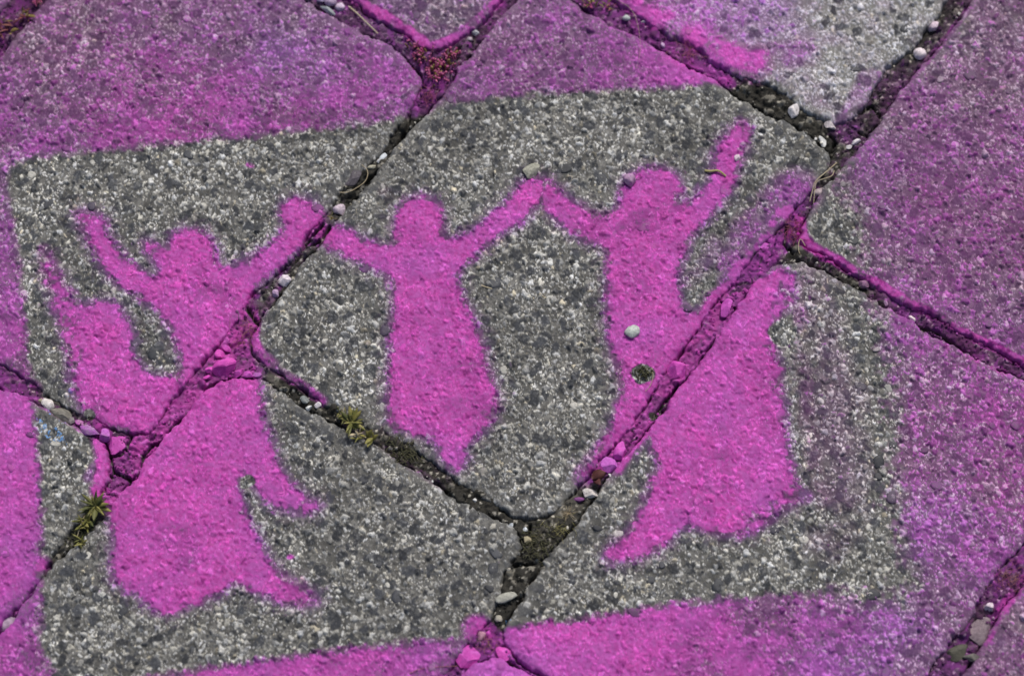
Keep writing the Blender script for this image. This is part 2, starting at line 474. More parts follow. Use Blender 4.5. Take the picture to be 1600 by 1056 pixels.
# single strokes and drifts of spray: polyline, half width px, softness px, cover, tone
STROKES = [
    ([(545,-6),(572,12),(612,32),(640,52),(664,70)], 9, 7, .98, 0),
    ([(664,74),(690,72),(720,55),(752,30),(782,0)], 8, 7, .88, .2),
    ([(955,-20),(1000,14),(1060,50),(1110,75),(1150,93),(1185,98)], 20, 40, .90, .12),
    ([(1120,70),(1190,92),(1250,85)], 20, 40, .55, .5),
    ([(1000,60),(1050,78),(1100,100)], 14, 14, .55, .1),
    ([(1040,88),(1090,112),(1140,128)], 10, 12, .92, .2),
    ([(1250,345),(1254,378),(1275,392),(1312,410)], 8, 6, .98, 0),
    ([(1312,412),(1377,446),(1415,470),(1462,492),(1503,518),(1548,540),(1600,567)], 7, 6, .90, 0),
    ([(1480,548),(1520,556),(1570,578)], 11, 8, .62, 0),
    ([(1515,12),(1470,70),(1420,130),(1380,185)], 6, 6, .55, .2),
    ([(1360,130),(1340,175),(1320,205)], 22, 14, .40, .5),
    ([(1245,300),(1215,325),(1185,360),(1160,410)], 32, 34, .62, .45),
    ([(1070,440),(1100,420),(1120,380)], 12, 26, .34, .6),
    ([(1230,340),(1205,385),(1160,430)], 22, 14, .84, .3),
    ([(1128,470),(1080,540),(1040,605)], 20, 12, .96, 0),
    ([(1150,438),(1110,468)], 8, 10, .85, .2),
    ([(1150,400),(1130,440)], 8, 14, .5, .7),
    ([(1245,450),(1255,540),(1262,640)], 12, 16, .40, .2),
    ([(1250,560),(1270,700),(1290,780)], 16, 26, .30, .1),
    ([(1275,440),(1300,620),(1310,780)], 34, 40, .27, .35),
    ([(1330,620),(1335,800),(1290,850)], 30, 40, .22, .4),
    ([(1215,790),(1260,775)], 10, 12, .55, .7),
    ([(376,490),(350,540),(330,590)], 26, 9, .97, 0),
    ([(398,500),(394,540),(430,572)], 8, 7, .90, .1),
    ([(430,576),(470,600),(505,626)], 6, 7, .72, .1),
    ([(440,440),(410,490)], 5, 6, .42, .3),
    ([(300,600),(240,680),(185,720),(175,760)], 30, 10, .98, 0),
    ([(60,625),(110,655),(160,686)], 8, 6, .66, .1),
    ([(0,575),(50,608)], 14, 10, .60, .1),
    ([(150,660),(163,685),(168,735),(160,765)], 16, 10, .92, .05),
    ([(150,730),(140,745)], 8, 10, .50, .7),
    ([(695,100),(680,130),(660,160)], 20, 12, .62, .2),
    ([(655,150),(645,172)], 12, 12, .55, .6),
    ([(910,745),(945,700)], 14, 12, .72, .4),
    ([(985,700),(965,735)], 8, 7, .90, .1),
    ([(745,985),(770,1010),(800,1030)], 22, 12, .85, .1),
    ([(1480,1005),(1500,1035)], 16, 14, .40, .1),
    ([(1600,905),(1560,960),(1530,1015)], 9, 6, .74, .05),
    ([(1560,900),(1590,880)], 10, 10, .60, .1),
    ([(0,930),(40,905),(66,880)], 10, 10, .74, .1),
    ([(18,962),(60,910)], 7, 7, .66, .1),
    ([(388,258),(394,260)], 3, 4, .98, 0),
    ([(452,870),(456,870)], 3, 4, .85, .2),
    ([(70,395),(95,455),(112,520)], 11, 14, .60, .3),
    ([(112,520),(108,590)], 8, 12, .62, .5),
    ([(600,300),(615,310)], 10, 14, .20, .3),
    ([(690,760),(600,700),(540,660)], 6, 8, .22, .3),
    ([(0,20),(40,0)], 24, 20, .45, .1),
]
# patches the spray missed inside a figure: centre px, radius, softness
MISSES = [(1004,584,15,6),(1222,520,17,10),(1228,505,8,8),(386,752,9,7),(140,648,7,5),(1020,650,6,5)]
BLUE = [((62,655),(80,690),11),((75,640),(105,660),7),((108,612),(112,618),8),((100,690),(92,672),10),((790,968),(796,968),4),((1170,194),(1180,190),3),((250,895),(256,898),4)]

# ------------------------------------------------------------------ paint fields on a fine raster of the ground
GX0, GX1, GY0, GY1, GS = -0.56, 0.56, -0.40, 0.44, 0.0014
gx = np.arange(GX0, GX1, GS)
gy = np.arange(GY0, GY1, GS)
RX, RY = np.meshgrid(gx, gy)
MM = 0.88 / 1600                     # metres per photo pixel at the aim point


def sample(R, X, Y):
    u = np.clip((X - GX0) / GS, 0, len(gx) - 1.001)
    v = np.clip((Y - GY0) / GS, 0, len(gy) - 1.001)
    i, j = u.astype(int), v.astype(int)
    a, b = u - i, v - j
    return (R[j, i] * (1 - a) + R[j, i + 1] * a) * (1 - b) + (R[j + 1, i] * (1 - a) + R[j + 1, i + 1] * a) * b


cp = np.array(COVER)
cx_, cy_ = at(cp[:, 0], cp[:, 1])
num = np.zeros(RX.shape)
numt = np.zeros(RX.shape)
den = np.zeros(RX.shape)
for (x, y, c, t) in zip(cx_, cy_, cp[:, 2], cp[:, 3]):
    w = 1 / ((RX - x) ** 2 + (RY - y) ** 2 + .012 ** 2) ** 1.6
    num += w * c
    numt += w * t
    den += w
F_COVER, F_TONE = num / den, numt / den
F_CARD = sdf(RX, RY, chaikin(gpoly(CARD), 1))
F_DANCE = {k: sdf(RX, RY, chaikin(gpoly(p), 2)) for k, p in DANCERS.items()}
F_STROKE = np.zeros(RX.shape)
F_STONE = np.zeros(RX.shape)
for pts, hw, soft, c, t in STROKES:
    d = seg_dist(RX, RY, chaikin(gpoly(pts), 2, False), False) / MM
    k = 1 - sstep(hw - soft * .5, hw + soft, d)
    v = k * c
    F_STONE = np.where(v > F_STROKE, t, F_STONE)
    F_STROKE = np.maximum(F_STROKE, v)
F_MISS = np.ones(RX.shape)
for (x, y, r, s) in MISSES:
    ax, ay = at(x, y)
    d = np.hypot(RX - ax, RY - ay) / MM
    F_MISS = np.minimum(F_MISS, sstep(r - s * .5, r + s, d))
F_FADE = np.ones(RX.shape)
for a, b, r, f in (((70,405),(98,462),30,.26), ((100,500),(108,590),22,.20), ((1200,300),(1175,380),30,.2), ((1225,450),(1212,540),18,.25), ((1170,812),(1240,778),16,.18), ((480,790),(440,775),22,.12)):
    d = seg_dist(RX, RY, gpoly([a, b]), False) / MM
    F_FADE = np.minimum(F_FADE, 1 - f * (1 - sstep(r * .3, r * 1.4, d)))
F_BLUE = np.zeros(RX.shape)
for a, b, r in BLUE:
    d = seg_dist(RX, RY, gpoly([a, b]), False) / MM
    F_BLUE = np.maximum(F_BLUE, 1 - sstep(0, r * 1.7, d))


def paint_at(X, Y, rag=None):
    """cover, tone and blue flecks of the spray at ground points"""
    n = (fbm(X, Y, .010, 11, 3) - .5) * 14 + (vnoise(X, Y, .0032, 17) - .5) * 11
    drift = (fbm(X, Y, .035, 23, 3) - .5)
    dc = sample(F_CARD, X, Y) / MM
    pxx, _ = pxy(X, Y)
    wide = 1 + 2.6 * sstep(1240, 1340, pxx)
    edge = sstep(-9 * wide, 14 * wide, dc + n * .9 * wide)
    cov = np.clip(sample(F_COVER, X, Y) * 1.10 + .06 + drift * .26 + (fbm(X, Y, .012, 29, 2) - .5) * .20, .02, 1) * edge
    tone = np.clip(sample(F_TONE, X, Y) + drift * .5, 0, 1)
    st = sample(F_STROKE, X, Y) * np.clip(1.0 + drift * .6 + (vnoise(X, Y, .006, 37) - .5) * .5 + (vnoise(X, Y, .018, 38) - .55) * .6, .2, 1.1)
    tone = np.where(st > cov, sample(F_STONE, X, Y), tone)
    cov = np.maximum(cov, st)
    dd = np.full(X.shape, 1e3)
    for k, f in F_DANCE.items():
        d = sample(f, X, Y) / MM
        if k == 'far_left':
            d = d + 1
        dd = np.minimum(dd, d)
    fig = 1 - sstep(-12, 18, dd + n)
    haze = np.maximum(.54 * np.exp(-np.clip(dd, 0, 200) / 10.0), .32 * np.exp(-np.clip(dd, 0, 200) / 22.0) * (.4 + 1.2 * vnoise(X, Y, .0030, 39)))
    thin = (fbm(X, Y, .022, 27, 3) - .5)
    figc = np.maximum(fig * np.clip(.90 + drift * .25 + thin * .38, .6, 1), haze)
    tone = np.where(figc > cov, np.clip(.05 + drift * .9 + .85 * (1 - sstep(.1, .8, figc)), 0, .9), tone)
    cov = np.maximum(cov, figc) * sstep(.25, .75, sample(F_MISS, X, Y) + (vnoise(X, Y, .0045, 55) - .5) * .8 * (sample(F_MISS, X, Y) < .999)) * np.clip(sample(F_FADE, X, Y) + (vnoise(X, Y, .004, 49) - .5) * .5 * (sample(F_FADE, X, Y) < .98), 0, 1)
    dust = .07 * fbm(X, Y, .05, 31, 2)
    return np.clip(np.maximum(cov, dust), 0, 1), tone, sample(F_BLUE, X, Y)


# ------------------------------------------------------------------ relief and colour of exposed aggregate
def aggregate(X, Y, cov, d, pale=0.0, tone_of_slab=1.0):
    wx = X + (vnoise(X, Y, .0035, 41) - .5) * .0030 + (vnoise(X, Y, .0013, 45) - .5) * .0011
    wy = Y + (vnoise(X, Y, .0035, 43) - .5) * .0030 + (vnoise(X, Y, .0013, 47) - .5) * .0011
    n = len(X)
    col = np.empty((n, 3))
    patch = fbm(X, Y, .045, 61, 3)
    clus = fbm(X, Y, .014, 63, 3)                     # grains crowd together or leave bare dark paste
    paste = .062 + .085 * vnoise(X, Y, .0030, 51) * vnoise(X, Y, .008, 53) * 1.8 + .04 * (patch - .5) + .085 * pale
    col[:] = np.clip(paste, .02, 1)[:, None] * np.array([1.0, .985, .93])
    h = (fbm(X, Y, .02, 71, 3) - .5) * .0010 + (vnoise(X, Y, .0016, 73) - .5) * .0005 + (clus - .5) * .0018
    rr = .62 + .38 * vnoise(X, Y, .002, 77)            # hollows of the paste catch spray last
    # dark slate pieces worn flush with the face
    f1, f2, a, b, c = voro(wx + (vnoise(X, Y, .006, 57) - .5) * .005, wy + (vnoise(X, Y, .006, 58) - .5) * .005, .0125, 171)
    w = (1 - sstep(.26 + .16 * c, .36 + .18 * c, f1)) * (a < .36 - .14 * pale)
    slate = w
    col = col * (1 - w[:, None]) + w[:, None] * ((.026 + .03 * b) * (1 + .5 * (vnoise(X, Y, .0015, 59) - .5)))[:, None] * np.array([.90, .97, 1.15])
    h = h + w * .0007
    # fine sand, then gravel, then the large stones: (cell, share, dome height)
    for cell, share, dome, seed in ((.0019, .72, .0006, 101), (.0038, .64, .0014, 131), (.0068, .46, .0019, 151)):
        f1, f2, a, b, c = voro(wx, wy, cell, seed)
        size = .30 + .26 * c
        inn = 1 - sstep(size * .74, size, f1)
        inn = inn * sstep(.02, .10, f2 - f1) * (a < share * (.55 + .9 * clus))
        b2 = (b * 7.13) % 1.0
        bb = b - (clus - .5) * .35 - pale * .34
        lum = np.where(bb < .36, .38 + .38 * b2, np.where(bb < .72, .17 + .20 * b2, .026 + .055 * b2))
        if cell > .006:
            lum = np.where(bb < .34, .34 + .36 * b2, np.where(bb < .68, .15 + .18 * b2, .026 + .035 * b2))
        lum = lum * (1 + .5 * (vnoise(X, Y, .0012, seed + 9) - .5)) * (1 + .9 * (patch - .5)) * tone_of_slab
        warm = (c * 5.7) % 1.0
        tint = np.stack([1.0 + .06 * (warm - .45), 1.0 + 0 * warm, 1.0 - .16 * (warm - .25)], 1)
        tint = np.where((lum < .09)[:, None], np.array([.88, .96, 1.16]), tint)
        tint = np.where(((warm > .97) & (lum > .12))[:, None], np.array([1.06, .96, .74]), tint)
        inn = inn * (1 - .85 * slate)
        tint = tint * (1 + pale * np.array([.0, .0, .10]))
        w = (inn * (.75 + .25 * a))[:, None]
        col = col * (1 - w) + lum[:, None] * tint * w
        h = h + inn * np.clip(1 - (f1 / size) ** 2, 0, 1) ** .35 * dome * (.35 + .85 * c) + inn * (vnoise(X, Y, .0016, seed + 3) - .5) * dome * .5
        rr = np.where(inn > .4, (a * 13.7) % 1.0 * .95, rr)
    # cast rim of each slab: finer paste, few stones
    rim = sstep(-.011, -.001, d + (fbm(X, Y, .012, 67, 2) - .5) * .012) * .42
    rimc = (.115 + .05 * vnoise(X, Y, .003, 69))[:, None] * np.array([1.0, .99, .94])
    col = col * (1 - rim[:, None]) + rimc * rim[:, None]
    h = h * (1 - .5 * rim)
    fill = sstep(.55, 1.0, cov)
    h = h * (1 - .42 * fill) + fill * (vnoise(X, Y, .0016, 91) - .5) * .0005
    return h, np.clip(col, .015, .8), np.clip(rr, 0, 1)


def visible(X, Y, m):
    px, py = pxy(X, Y)
    return (px > -m) & (px < 1600 + m) & (py > -m) & (py < 1056 + m)


ANG = math.atan2(at(680, 100)[1] - at(175, 680)[1], at(680, 100)[0] - at(175, 680)[0])
CA, SA = math.cos(ANG), math.sin(ANG)
STEP = 0.00092
film = {k: [] for k in DANCERS}       # pieces of paint skin per dancer


def skin_pieces(V, F, col, cov, tone, blue, rr):
    X, Y = V[:, 0], V[:, 1]
    best = np.full(len(V), 1e9)
    who = np.full(len(V), -1)
    keys = list(DANCERS)
    for i, k in enumerate(keys):
        d = sample(F_DANCE[k], X, Y) / MM
        who = np.where(d < best, i, who)
        best = np.minimum(best, d)
    ok = (best < 3) & (cov > .55)
    for i, k in enumerate(keys):
        m = ok & (who == i)
        f = F[m[F].all(1)]
        if not len(f):
            continue
        idx, inv = np.unique(f, return_inverse=True)
        v = V[idx].copy()
        v[:, 2] += .00022
        film[k].append((v, inv.reshape(-1, 4), col[idx], cov[idx], tone[idx], blue[idx], rr[idx]))


pavement = bpy.data.objects.new('pavement', None)
COL.objects.link(pavement)
tag(pavement, kind='structure')
SLAB_P = {}
U_UNION = np.full(RX.shape, 1e3)
slab_objs = {}
for name, pts, (lift, tx, ty) in SLABS:
    P = chaikin(gpoly(pts), 1)
    SLAB_P[name] = P
    U_UNION = np.minimum(U_UNION, sdf(RX, RY, P))
    u, v = P[:, 0] * CA + P[:, 1] * SA, -P[:, 0] * SA + P[:, 1] * CA
    u0, v0 = u.min() - .008, v.min() - .008
    nu, nv = int((u.max() + .008 - u0) / STEP // 8 + 1) * 8, int((v.max() + .008 - v0) / STEP // 8 + 1) * 8
    iu, iv = np.arange(nu + 1), np.arange(nv + 1)
    # blocks of 8 cells: fine in view, one quad each beyond
    bu, bv = np.meshgrid(np.arange(nu // 8), np.arange(nv // 8), indexing='ij')
    uc, vc = u0 + (bu * 8 + 4) * STEP, v0 + (bv * 8 + 4) * STEP
    Xc, Yc = uc * CA - vc * SA, uc * SA + vc * CA
    db = sdf(Xc, Yc, P)
    dense = visible(Xc, Yc, 40) & (db < .012)
    coarse = ~dense & (db < .010)
    q = np.arange(8)
    du, dv = bu[dense], bv[dense]
    A = (du[:, None, None] * 8 + q[None, :, None]) + np.zeros((1, 1, 8), int)
    B = (dv[:, None, None] * 8 + q[None, None, :]) + np.zeros((1, 8, 1), int)
    A, B = A.ravel(), B.ravel()
    W = nv + 1
    Fd = np.stack([A * W + B, (A + 1) * W + B, (A + 1) * W + B + 1, A * W + B + 1], 1)
    A, B = bu[coarse] * 8, bv[coarse] * 8
    Fc = np.stack([A * W + B, (A + 8) * W + B, (A + 8) * W + B + 8, A * W + B + 8], 1)
    nd = len(Fd)
    F = np.vstack([Fd, Fc])
    idx, inv = np.unique(F, return_inverse=True)
    F = inv.reshape(-1, 4)
    U, Vv = u0 + (idx // W) * STEP, v0 + (idx % W) * STEP
    X, Y = U * CA - Vv * SA, U * SA + Vv * CA
    d = sdf(X, Y, P) + (fbm(X, Y, .011, 201, 3) - .5) * .0048 + (vnoise(X, Y, .0055, 205) - .5) * .0026 + (vnoise(X, Y, .0024, 207) - .5) * .0018 - .0008
    keep = (d < .0075)[F].all(1)
    keep[nd:] |= (d < 0.004)[F[nd:]].any(1)
    F = F[keep]
    idx, inv = np.unique(F, return_inverse=True)
    F = inv.reshape(-1, 4)
    X, Y, d = X[idx], Y[idx], d[idx]
    cov, tone, blue = paint_at(X, Y)
    h, col, rr = aggregate(X, Y, cov, d, 1.0 if name == 'S5' else 0.0, {'S5': 1.15, 'S1': 1.08, 'S4': .98, 'S6': .96, 'S8': 1.10, 'S7': .95, 'S9': .85, 'S3': 1.0}.get(name, 1.0))
    r = .0065
    t = np.clip((d + r) / r, 0, 1)
    drop = .0019 * t ** 2.2 + np.clip(d, 0, 1) * 4.6
    worn = sstep(-.012, .001, d)
    Z = lift + h * (1 - .35 * worn) - drop
    V = np.stack([X, Y, Z], 1)
    ff = F[visible(X, Y, 60)[F].all(1)]
    small = (np.abs(U[:1]).size > 0)
    skin_pieces(V, ff[(np.ptp(X[ff], axis=1) < .003)], col, cov, tone, blue, rr)
    me = np_mesh('paving_slab', V, F, True, {'grain_colour': col}, {'paint': cov, 'paint_tone': tone, 'blue_paint': blue, 'grain_random': rr})
    o = link('paving_slab', me, M_SLAB, pavement)
    o['label'] = SLAB_LABEL[name]
    slab_objs[name] = o

# ------------------------------------------------------------------ earth in the joints
SOIL_LEVEL = [(30,20,-4),(0,575,-6),(60,610,-8),(100,650,-7),(170,680,-3.2),(200,700,-1.6),(185,740,-2.2),(250,670,-3.6),(300,620,-4.5),(160,780,-4),(120,840,-5),(90,880,-6.5),(40,930,-7),(10,970,-7),(350,560,-4),(380,520,-3.8),(370,580,-4.2),(410,490,-3.4),(440,450,-3.2),(470,410,-3.6),(500,360,-3.4),(530,320,-5),(570,280,-4.6),(600,240,-4.6),(630,210,-2.2),(650,170,-2.0),(680,130,-2.4),(690,100,-3),(720,85,-4.5),(760,45,-5),(800,0,-6),(500,10,-5),(560,40,-4.5),(620,70,-4),(910,10,-4),(960,25,-3.4),(1020,60,-3),(1080,90,-2.8),(1140,125,-2.4),(1200,160,-2.8),(1270,205,-3.2),(1310,215,-2.0),(1350,185,-1.2),(1370,150,-1.6),(1400,115,-3),(1440,75,-3.8),(1480,30,-4),(1500,0,-4),(1300,250,-3),(1270,300,-5),(1240,345,-3.2),(1215,390,-2.8),(1180,425,-3.0),(1140,470,-3.6),(1100,530,-3),(1060,590,-4),(1020,640,-4.5),(980,690,-5.5),(950,740,-6),(920,780,-4.5),(890,800,-.4),(850,830,-.2),(830,860,-.4),(800,900,-.8),(800,940,-1.6),(770,990,-5),(760,1010,-5),(720,1030,-6),(1250,395,-4),(1300,415,-4.5),(1350,445,-4),(1420,485,-4.5),(1480,520,-4),(1540,555,-3),(1590,580,-4),(440,590,-3.5),(500,640,-4.2),(560,675,-3.4),(620,700,-2.6),(680,740,-3.0),(740,780,-3),(800,815,-2.4),(1580,905,-5),(1545,930,-5.5),(1530,980,-5),(1490,1030,-5),(1600,870,-6),(860,1056,-6),(830,1050,-5)]
sp = np.array(SOIL_LEVEL, float)
sx_, sy_ = at(sp[:, 0], sp[:, 1])
sgx = np.arange(-.50, .50, .00105)
sgy = np.arange(-.345, .385, .00105)
ii, jj = np.meshgrid(np.arange(len(sgx) - 1), np.arange(len(sgy) - 1), indexing='ij')
Xc, Yc = sgx[ii] + .0005, sgy[jj] + .0005
ok = (sample(U_UNION, Xc, Yc) > -.0035) & visible(Xc, Yc, 45)
ii, jj = ii[ok], jj[ok]
W = len(sgy)
F = np.stack([ii * W + jj, (ii + 1) * W + jj, (ii + 1) * W + jj + 1, ii * W + jj + 1], 1)
idx, inv = np.unique(F, return_inverse=True)
F = inv.reshape(-1, 4)
X, Y = sgx[idx // W], sgy[idx % W]
num = np.zeros(len(X))
den = np.zeros(len(X))
for x, y, z in zip(sx_, sy_, sp[:, 2]):
    w = 1 / ((X - x) ** 2 + (Y - y) ** 2 + .004 ** 2) ** 2
    num += w * z
    den += w
Z = num / den * .00066 - .0004
ud = sample(U_UNION, X, Y)
crack = (1 - sstep(.0006, .0028, ud + (vnoise(X, Y, .006, 303) - .5) * .0026)) * sstep(.30, .55, fbm(X, Y, .03, 305, 2))
f1, f2, a, b, c = voro(X + (vnoise(X, Y, .004, 307) - .5) * .003, Y + (vnoise(X, Y, .004, 309) - .5) * .003, .0046, 311)
g1, g2, ga, gb, gc = voro(X, Y, .0021, 331)
p1, p2, pa, pb, pc = voro(X + (fbm(X, Y, .008, 351) - .5) * .008, Y + (fbm(X, Y, .008, 353) - .5) * .008, .017, 355)
nx, ny = at(205, 705)
plates = (1 - sstep(.0, .10, p2 - p1)) * sstep(.002, .005, ud) * np.maximum(.9 * (np.hypot(X - nx, Y - ny) < .026), .8 * (fbm(X, Y, .05, 357, 2) > .60))
CRACKS = [[(163,690),(172,712),(177,738),(165,757),(154,772)], [(177,712),(190,708),(200,695),(204,680)], [(178,738),(190,741),(205,749)],
          [(258,686),(240,692),(222,712),(221,738),(205,750),(194,764)], [(345,598),(312,630),(280,668),(256,690)], [(384,478),(396,496),(404,505)],
          [(1376,182),(1362,164),(1346,176)], [(1342,206),(1356,212),(1372,196)], [(1300,240),(1306,222),(1298,212)], [(504,350),(474,382),(461,408)],
          [(514,352),(502,372),(480,386)], [(930,784),(908,812),(882,840),(858,870),(830,881),(796,884)], [(640,164),(638,196),(612,238),(600,240)],
          [(700,146),(676,172),(655,192)], [(540,296),(560,290),(590,268)], [(1060,600),(1042,622),(1022,650)], [(1128,470),(1150,480)],
          [(828,822),(824,850),(814,866)], [(1430,505),(1470,520),(1500,545)], [(1230,352),(1226,380),(1240,394)]]
cd_ = np.full(len(X), 1.0)
for pl in CRACKS:
    np.minimum(cd_, seg_dist(X, Y, gpoly(pl), False), out=cd_)
fis = 1 - sstep(.0003, .0021, cd_ + (vnoise(X, Y, .003, 363) - .5) * .0014)
crumb0 = np.sqrt(np.clip(1 - (p1 / .5) ** 2, 0, 1)) * (pa > .40) * (.4 + pb) * .0034 * (fbm(X, Y, .03, 359, 2) > .42)
crumb = crumb0 + np.sqrt(np.clip(1 - (f1 / .6) ** 2, 0, 1)) * (.3 + a) * (a > .35) * .0021 + np.sqrt(np.clip(1 - (g1 / .6) ** 2, 0, 1)) * (.2 + gb) * .0009
Z = Z + crumb - .0008 - crack * .0090 - fis * .0075 - plates * .0030 + (fbm(X, Y, .016, 341, 3) - .5) * .0046
Z = np.minimum(Z, .0016)
cov, tone, blue = paint_at(X, Y)
cov = np.clip(cov * (.78 + .22 * sstep(.0003, .0024, crumb) + .25 * (fbm(X, Y, .007, 361, 2) - .5)) * (1 - .85 * crack) * (1 - .7 * plates) * (1 - .85 * fis), 0, .97)
lum = .012 + .020 * c + .014 * gc
lum = np.where((gb > .95), .16 + .3 * ga, lum)
lum = np.where((a > .93), .08 + .12 * b, lum)
dusty = sstep(.5, .75, fbm(X, Y, .03, 347, 2))
lum = lum + .042 * dusty
col = lum[:, None] * np.array([1.06, 1.0, .86])
V = np.stack([X, Y, Z], 1)
ff = F[(np.abs(Z[F] - Z[F][:, :1]).max(1) < .004)]
skin_pieces(V, ff, col, cov, tone, blue, a)
me = np_mesh('joint_earth', V, F, True, {'grain_colour': col}, {'paint': cov, 'paint_tone': tone, 'blue_paint': blue, 'grain_random': a})
soil = link('joint_earth', me, M_SOIL)
tag(soil, kind='stuff', label='dark crumbly earth packed in the joints between the paving slabs', cat='soil')
SOIL_Z = np.full((len(sgx), W), -.004)
SOIL_Z[idx // W, idx % W] = Z


def soil_z(x, y):
    i = int(np.clip((x - sgx[0]) / .00105, 0, len(sgx) - 1))
    j = int(np.clip((y - sgy[0]) / .00105, 0, W - 1))
    return float(SOIL_Z[i, j])


# loose grit and crumbs lying in the joints: one uncountable mass
gr = np.random.RandomState(5)
ci = np.nonzero((sample(U_UNION, X, Y) > .0008) & visible(X, Y, 30))[0]
GV, GF, GC, GP, GT, GR = [], [], [], [], [], []
bm = bmesh.new()
bmesh.ops.create_icosphere(bm, subdivisions=1, radius=1)
ico = np.array([v.co for v in bm.verts])
icf = np.array([[v.index for v in f.verts] for f in bm.faces])
bm.free()
pick = gr.choice(ci, 2600)
px_, py_ = X[pick] + gr.uniform(-.0006, .0006, 2600), Y[pick] + gr.uniform(-.0006, .0006, 2600)
pc, pt, _ = paint_at(px_, py_)
for i in range(2600):
    rad = .00055 + .0011 * gr.rand() ** 2.2 + (.0007 if gr.rand() < .06 else 0)
    q = ico * (1 + gr.uniform(-.32, .22, (len(ico), 1))) * rad * gr.uniform(.65, 1.2, 3)
    an = gr.uniform(0, 6.28)
    q = np.stack([q[:, 0] * math.cos(an) - q[:, 1] * math.sin(an), q[:, 0] * math.sin(an) + q[:, 1] * math.cos(an), q[:, 2]], 1)
    GV.append(q + np.array([px_[i], py_[i], Z[pick[i]] + rad * .35]))
    GF.append(icf + i * len(ico))
    k = gr.rand()
    l = .02 + .05 * gr.rand() if k < .74 else (.10 + .14 * gr.rand() if k < .95 else .35 + .25 * gr.rand())
    GC.append(np.tile(l * np.array([1.05, 1.0, .88]), (len(ico), 1)))
    GP.append(np.full(len(ico), pc[i] * gr.uniform(.75, 1.0)))
    GT.append(np.full(len(ico), pt[i]))
    GR.append(np.full(len(ico), gr.rand()))
me = np_mesh('joint_grit', np.vstack(GV), np.vstack(GF), False, {'grain_colour': np.vstack(GC)}, {'paint': np.concatenate(GP), 'paint_tone': np.concatenate(GT), 'blue_paint': np.zeros(2600 * len(ico)), 'grain_random': np.concatenate(GR)})
tag(link('joint_grit', me, M_SOIL), kind='stuff', label='loose grit and crumbs scattered over the earth in the joints', cat='grit')


# ------------------------------------------------------------------ painted figures: a skin of dried paint on slabs and joints
for k, parts in film.items():
    Vs, Fs, off = [], [], 0
    for p in parts:
        Vs.append(p[0])
        Fs.append(p[1] + off)
        off += len(p[0])
    cat_ = lambda i: np.concatenate([p[i] for p in parts])
    me = np_mesh('painted_dancer', np.vstack(Vs), np.vstack(Fs), True, {'grain_colour': np.vstack([p[2] for p in parts])},
                 {'paint': cat_(3), 'paint_tone': cat_(4), 'blue_paint': cat_(5), 'grain_random': cat_(6)})
    o = link('painted_dancer', me, M_SLAB)
    tag(o, DANCER_LABEL[k], 'stencil painting', 'row of stencilled dancers')

# ------------------------------------------------------------------ wide ground under and beyond the paving
N = NT('earth_bed')
N.l(N.mix(N.noise(30, 6, .6), (.04, .036, .03), (.12, .11, .095)), N.b.inputs['Base Color'])
N.b.inputs['Roughness'].default_value = .95
bm = bmesh.new()
bmesh.ops.create_grid(bm, x_segments=8, y_segments=8, size=60)
me = bpy.data.meshes.new('ground')
bm.to_mesh(me)
bm.free()
ground = link('ground', me, N.m)
ground.location.z = -.019
tag(ground, kind='structure')


# ------------------------------------------------------------------ stones
def stone_mesh(seed, sx, sy, sz, angular=.5, sub=2):
    r = random.Random(seed)
    bm = bmesh.new()
    bmesh.ops.create_icosphere(bm, subdivisions=sub, radius=1)
    cuts = []
    off = Vector((r.uniform(0, 50), r.uniform(0, 50), r.uniform(0, 50)))
    for _ in range(int(5 + 7 * angular)):
        n = Vector((r.gauss(0, 1), r.gauss(0, 1), r.gauss(0, .8))).normalized()
        cuts.append((n, r.uniform(.48, .80) if angular > .5 else r.uniform(.72, .95)))
    for v in bm.verts:
        p = v.co.copy()
        for n, dd in cuts:
            e = p.dot(n) - dd
            if e > 0:
                p -= n * e * (1.0 if angular > .5 else .7)
        q = v.co * 1.6 + off
        p *= 1 + (.16 if angular <= .5 else .05) * mnoise.noise(q) + (.07 if angular <= .5 else .03) * mnoise.noise(q * 2.7)
        v.co = Vector((p.x * sx, p.y * sy, p.z * sz))
    for f in bm.faces:
        f.smooth = angular <= .5
    me = bpy.data.meshes.new('stone')
    bm.to_mesh(me)
    bm.free()
    return me


def stone(px, py, w, h, rot, color, label, paint=0.0, tone=0.0, angular=.6, z=None, tall=.7, name='loose_stone', cat='stone', group=None, lift=.25, tilt=0.0):
    x, y = (float(q) for q in at(px, py))
    seed = int(px * 31 + py * 17)
    if angular >= .3:
        angular = max(angular, .55)
    if z is None:
        lift -= .22
    a, b = w * MM * .55, h * MM * .55
    c = min(a, b) * tall
    k = 1.22 if angular > .5 else 1.06
    z0 = soil_z(x, y) if z is None else z
    o = link(name, stone_mesh(seed, a * k, b * k, c * k, angular, 3), M_STONE)
    o.location = (x, y, z0 + c * (.35 + lift))
    o.rotation_euler = (tilt, tilt * .4, math.radians(rot))
    o.color = (*color, 1)
    o['paint'] = float(paint)
    o['paint_tone'] = float(tone)
    tag(o, label, cat, group)
    return o


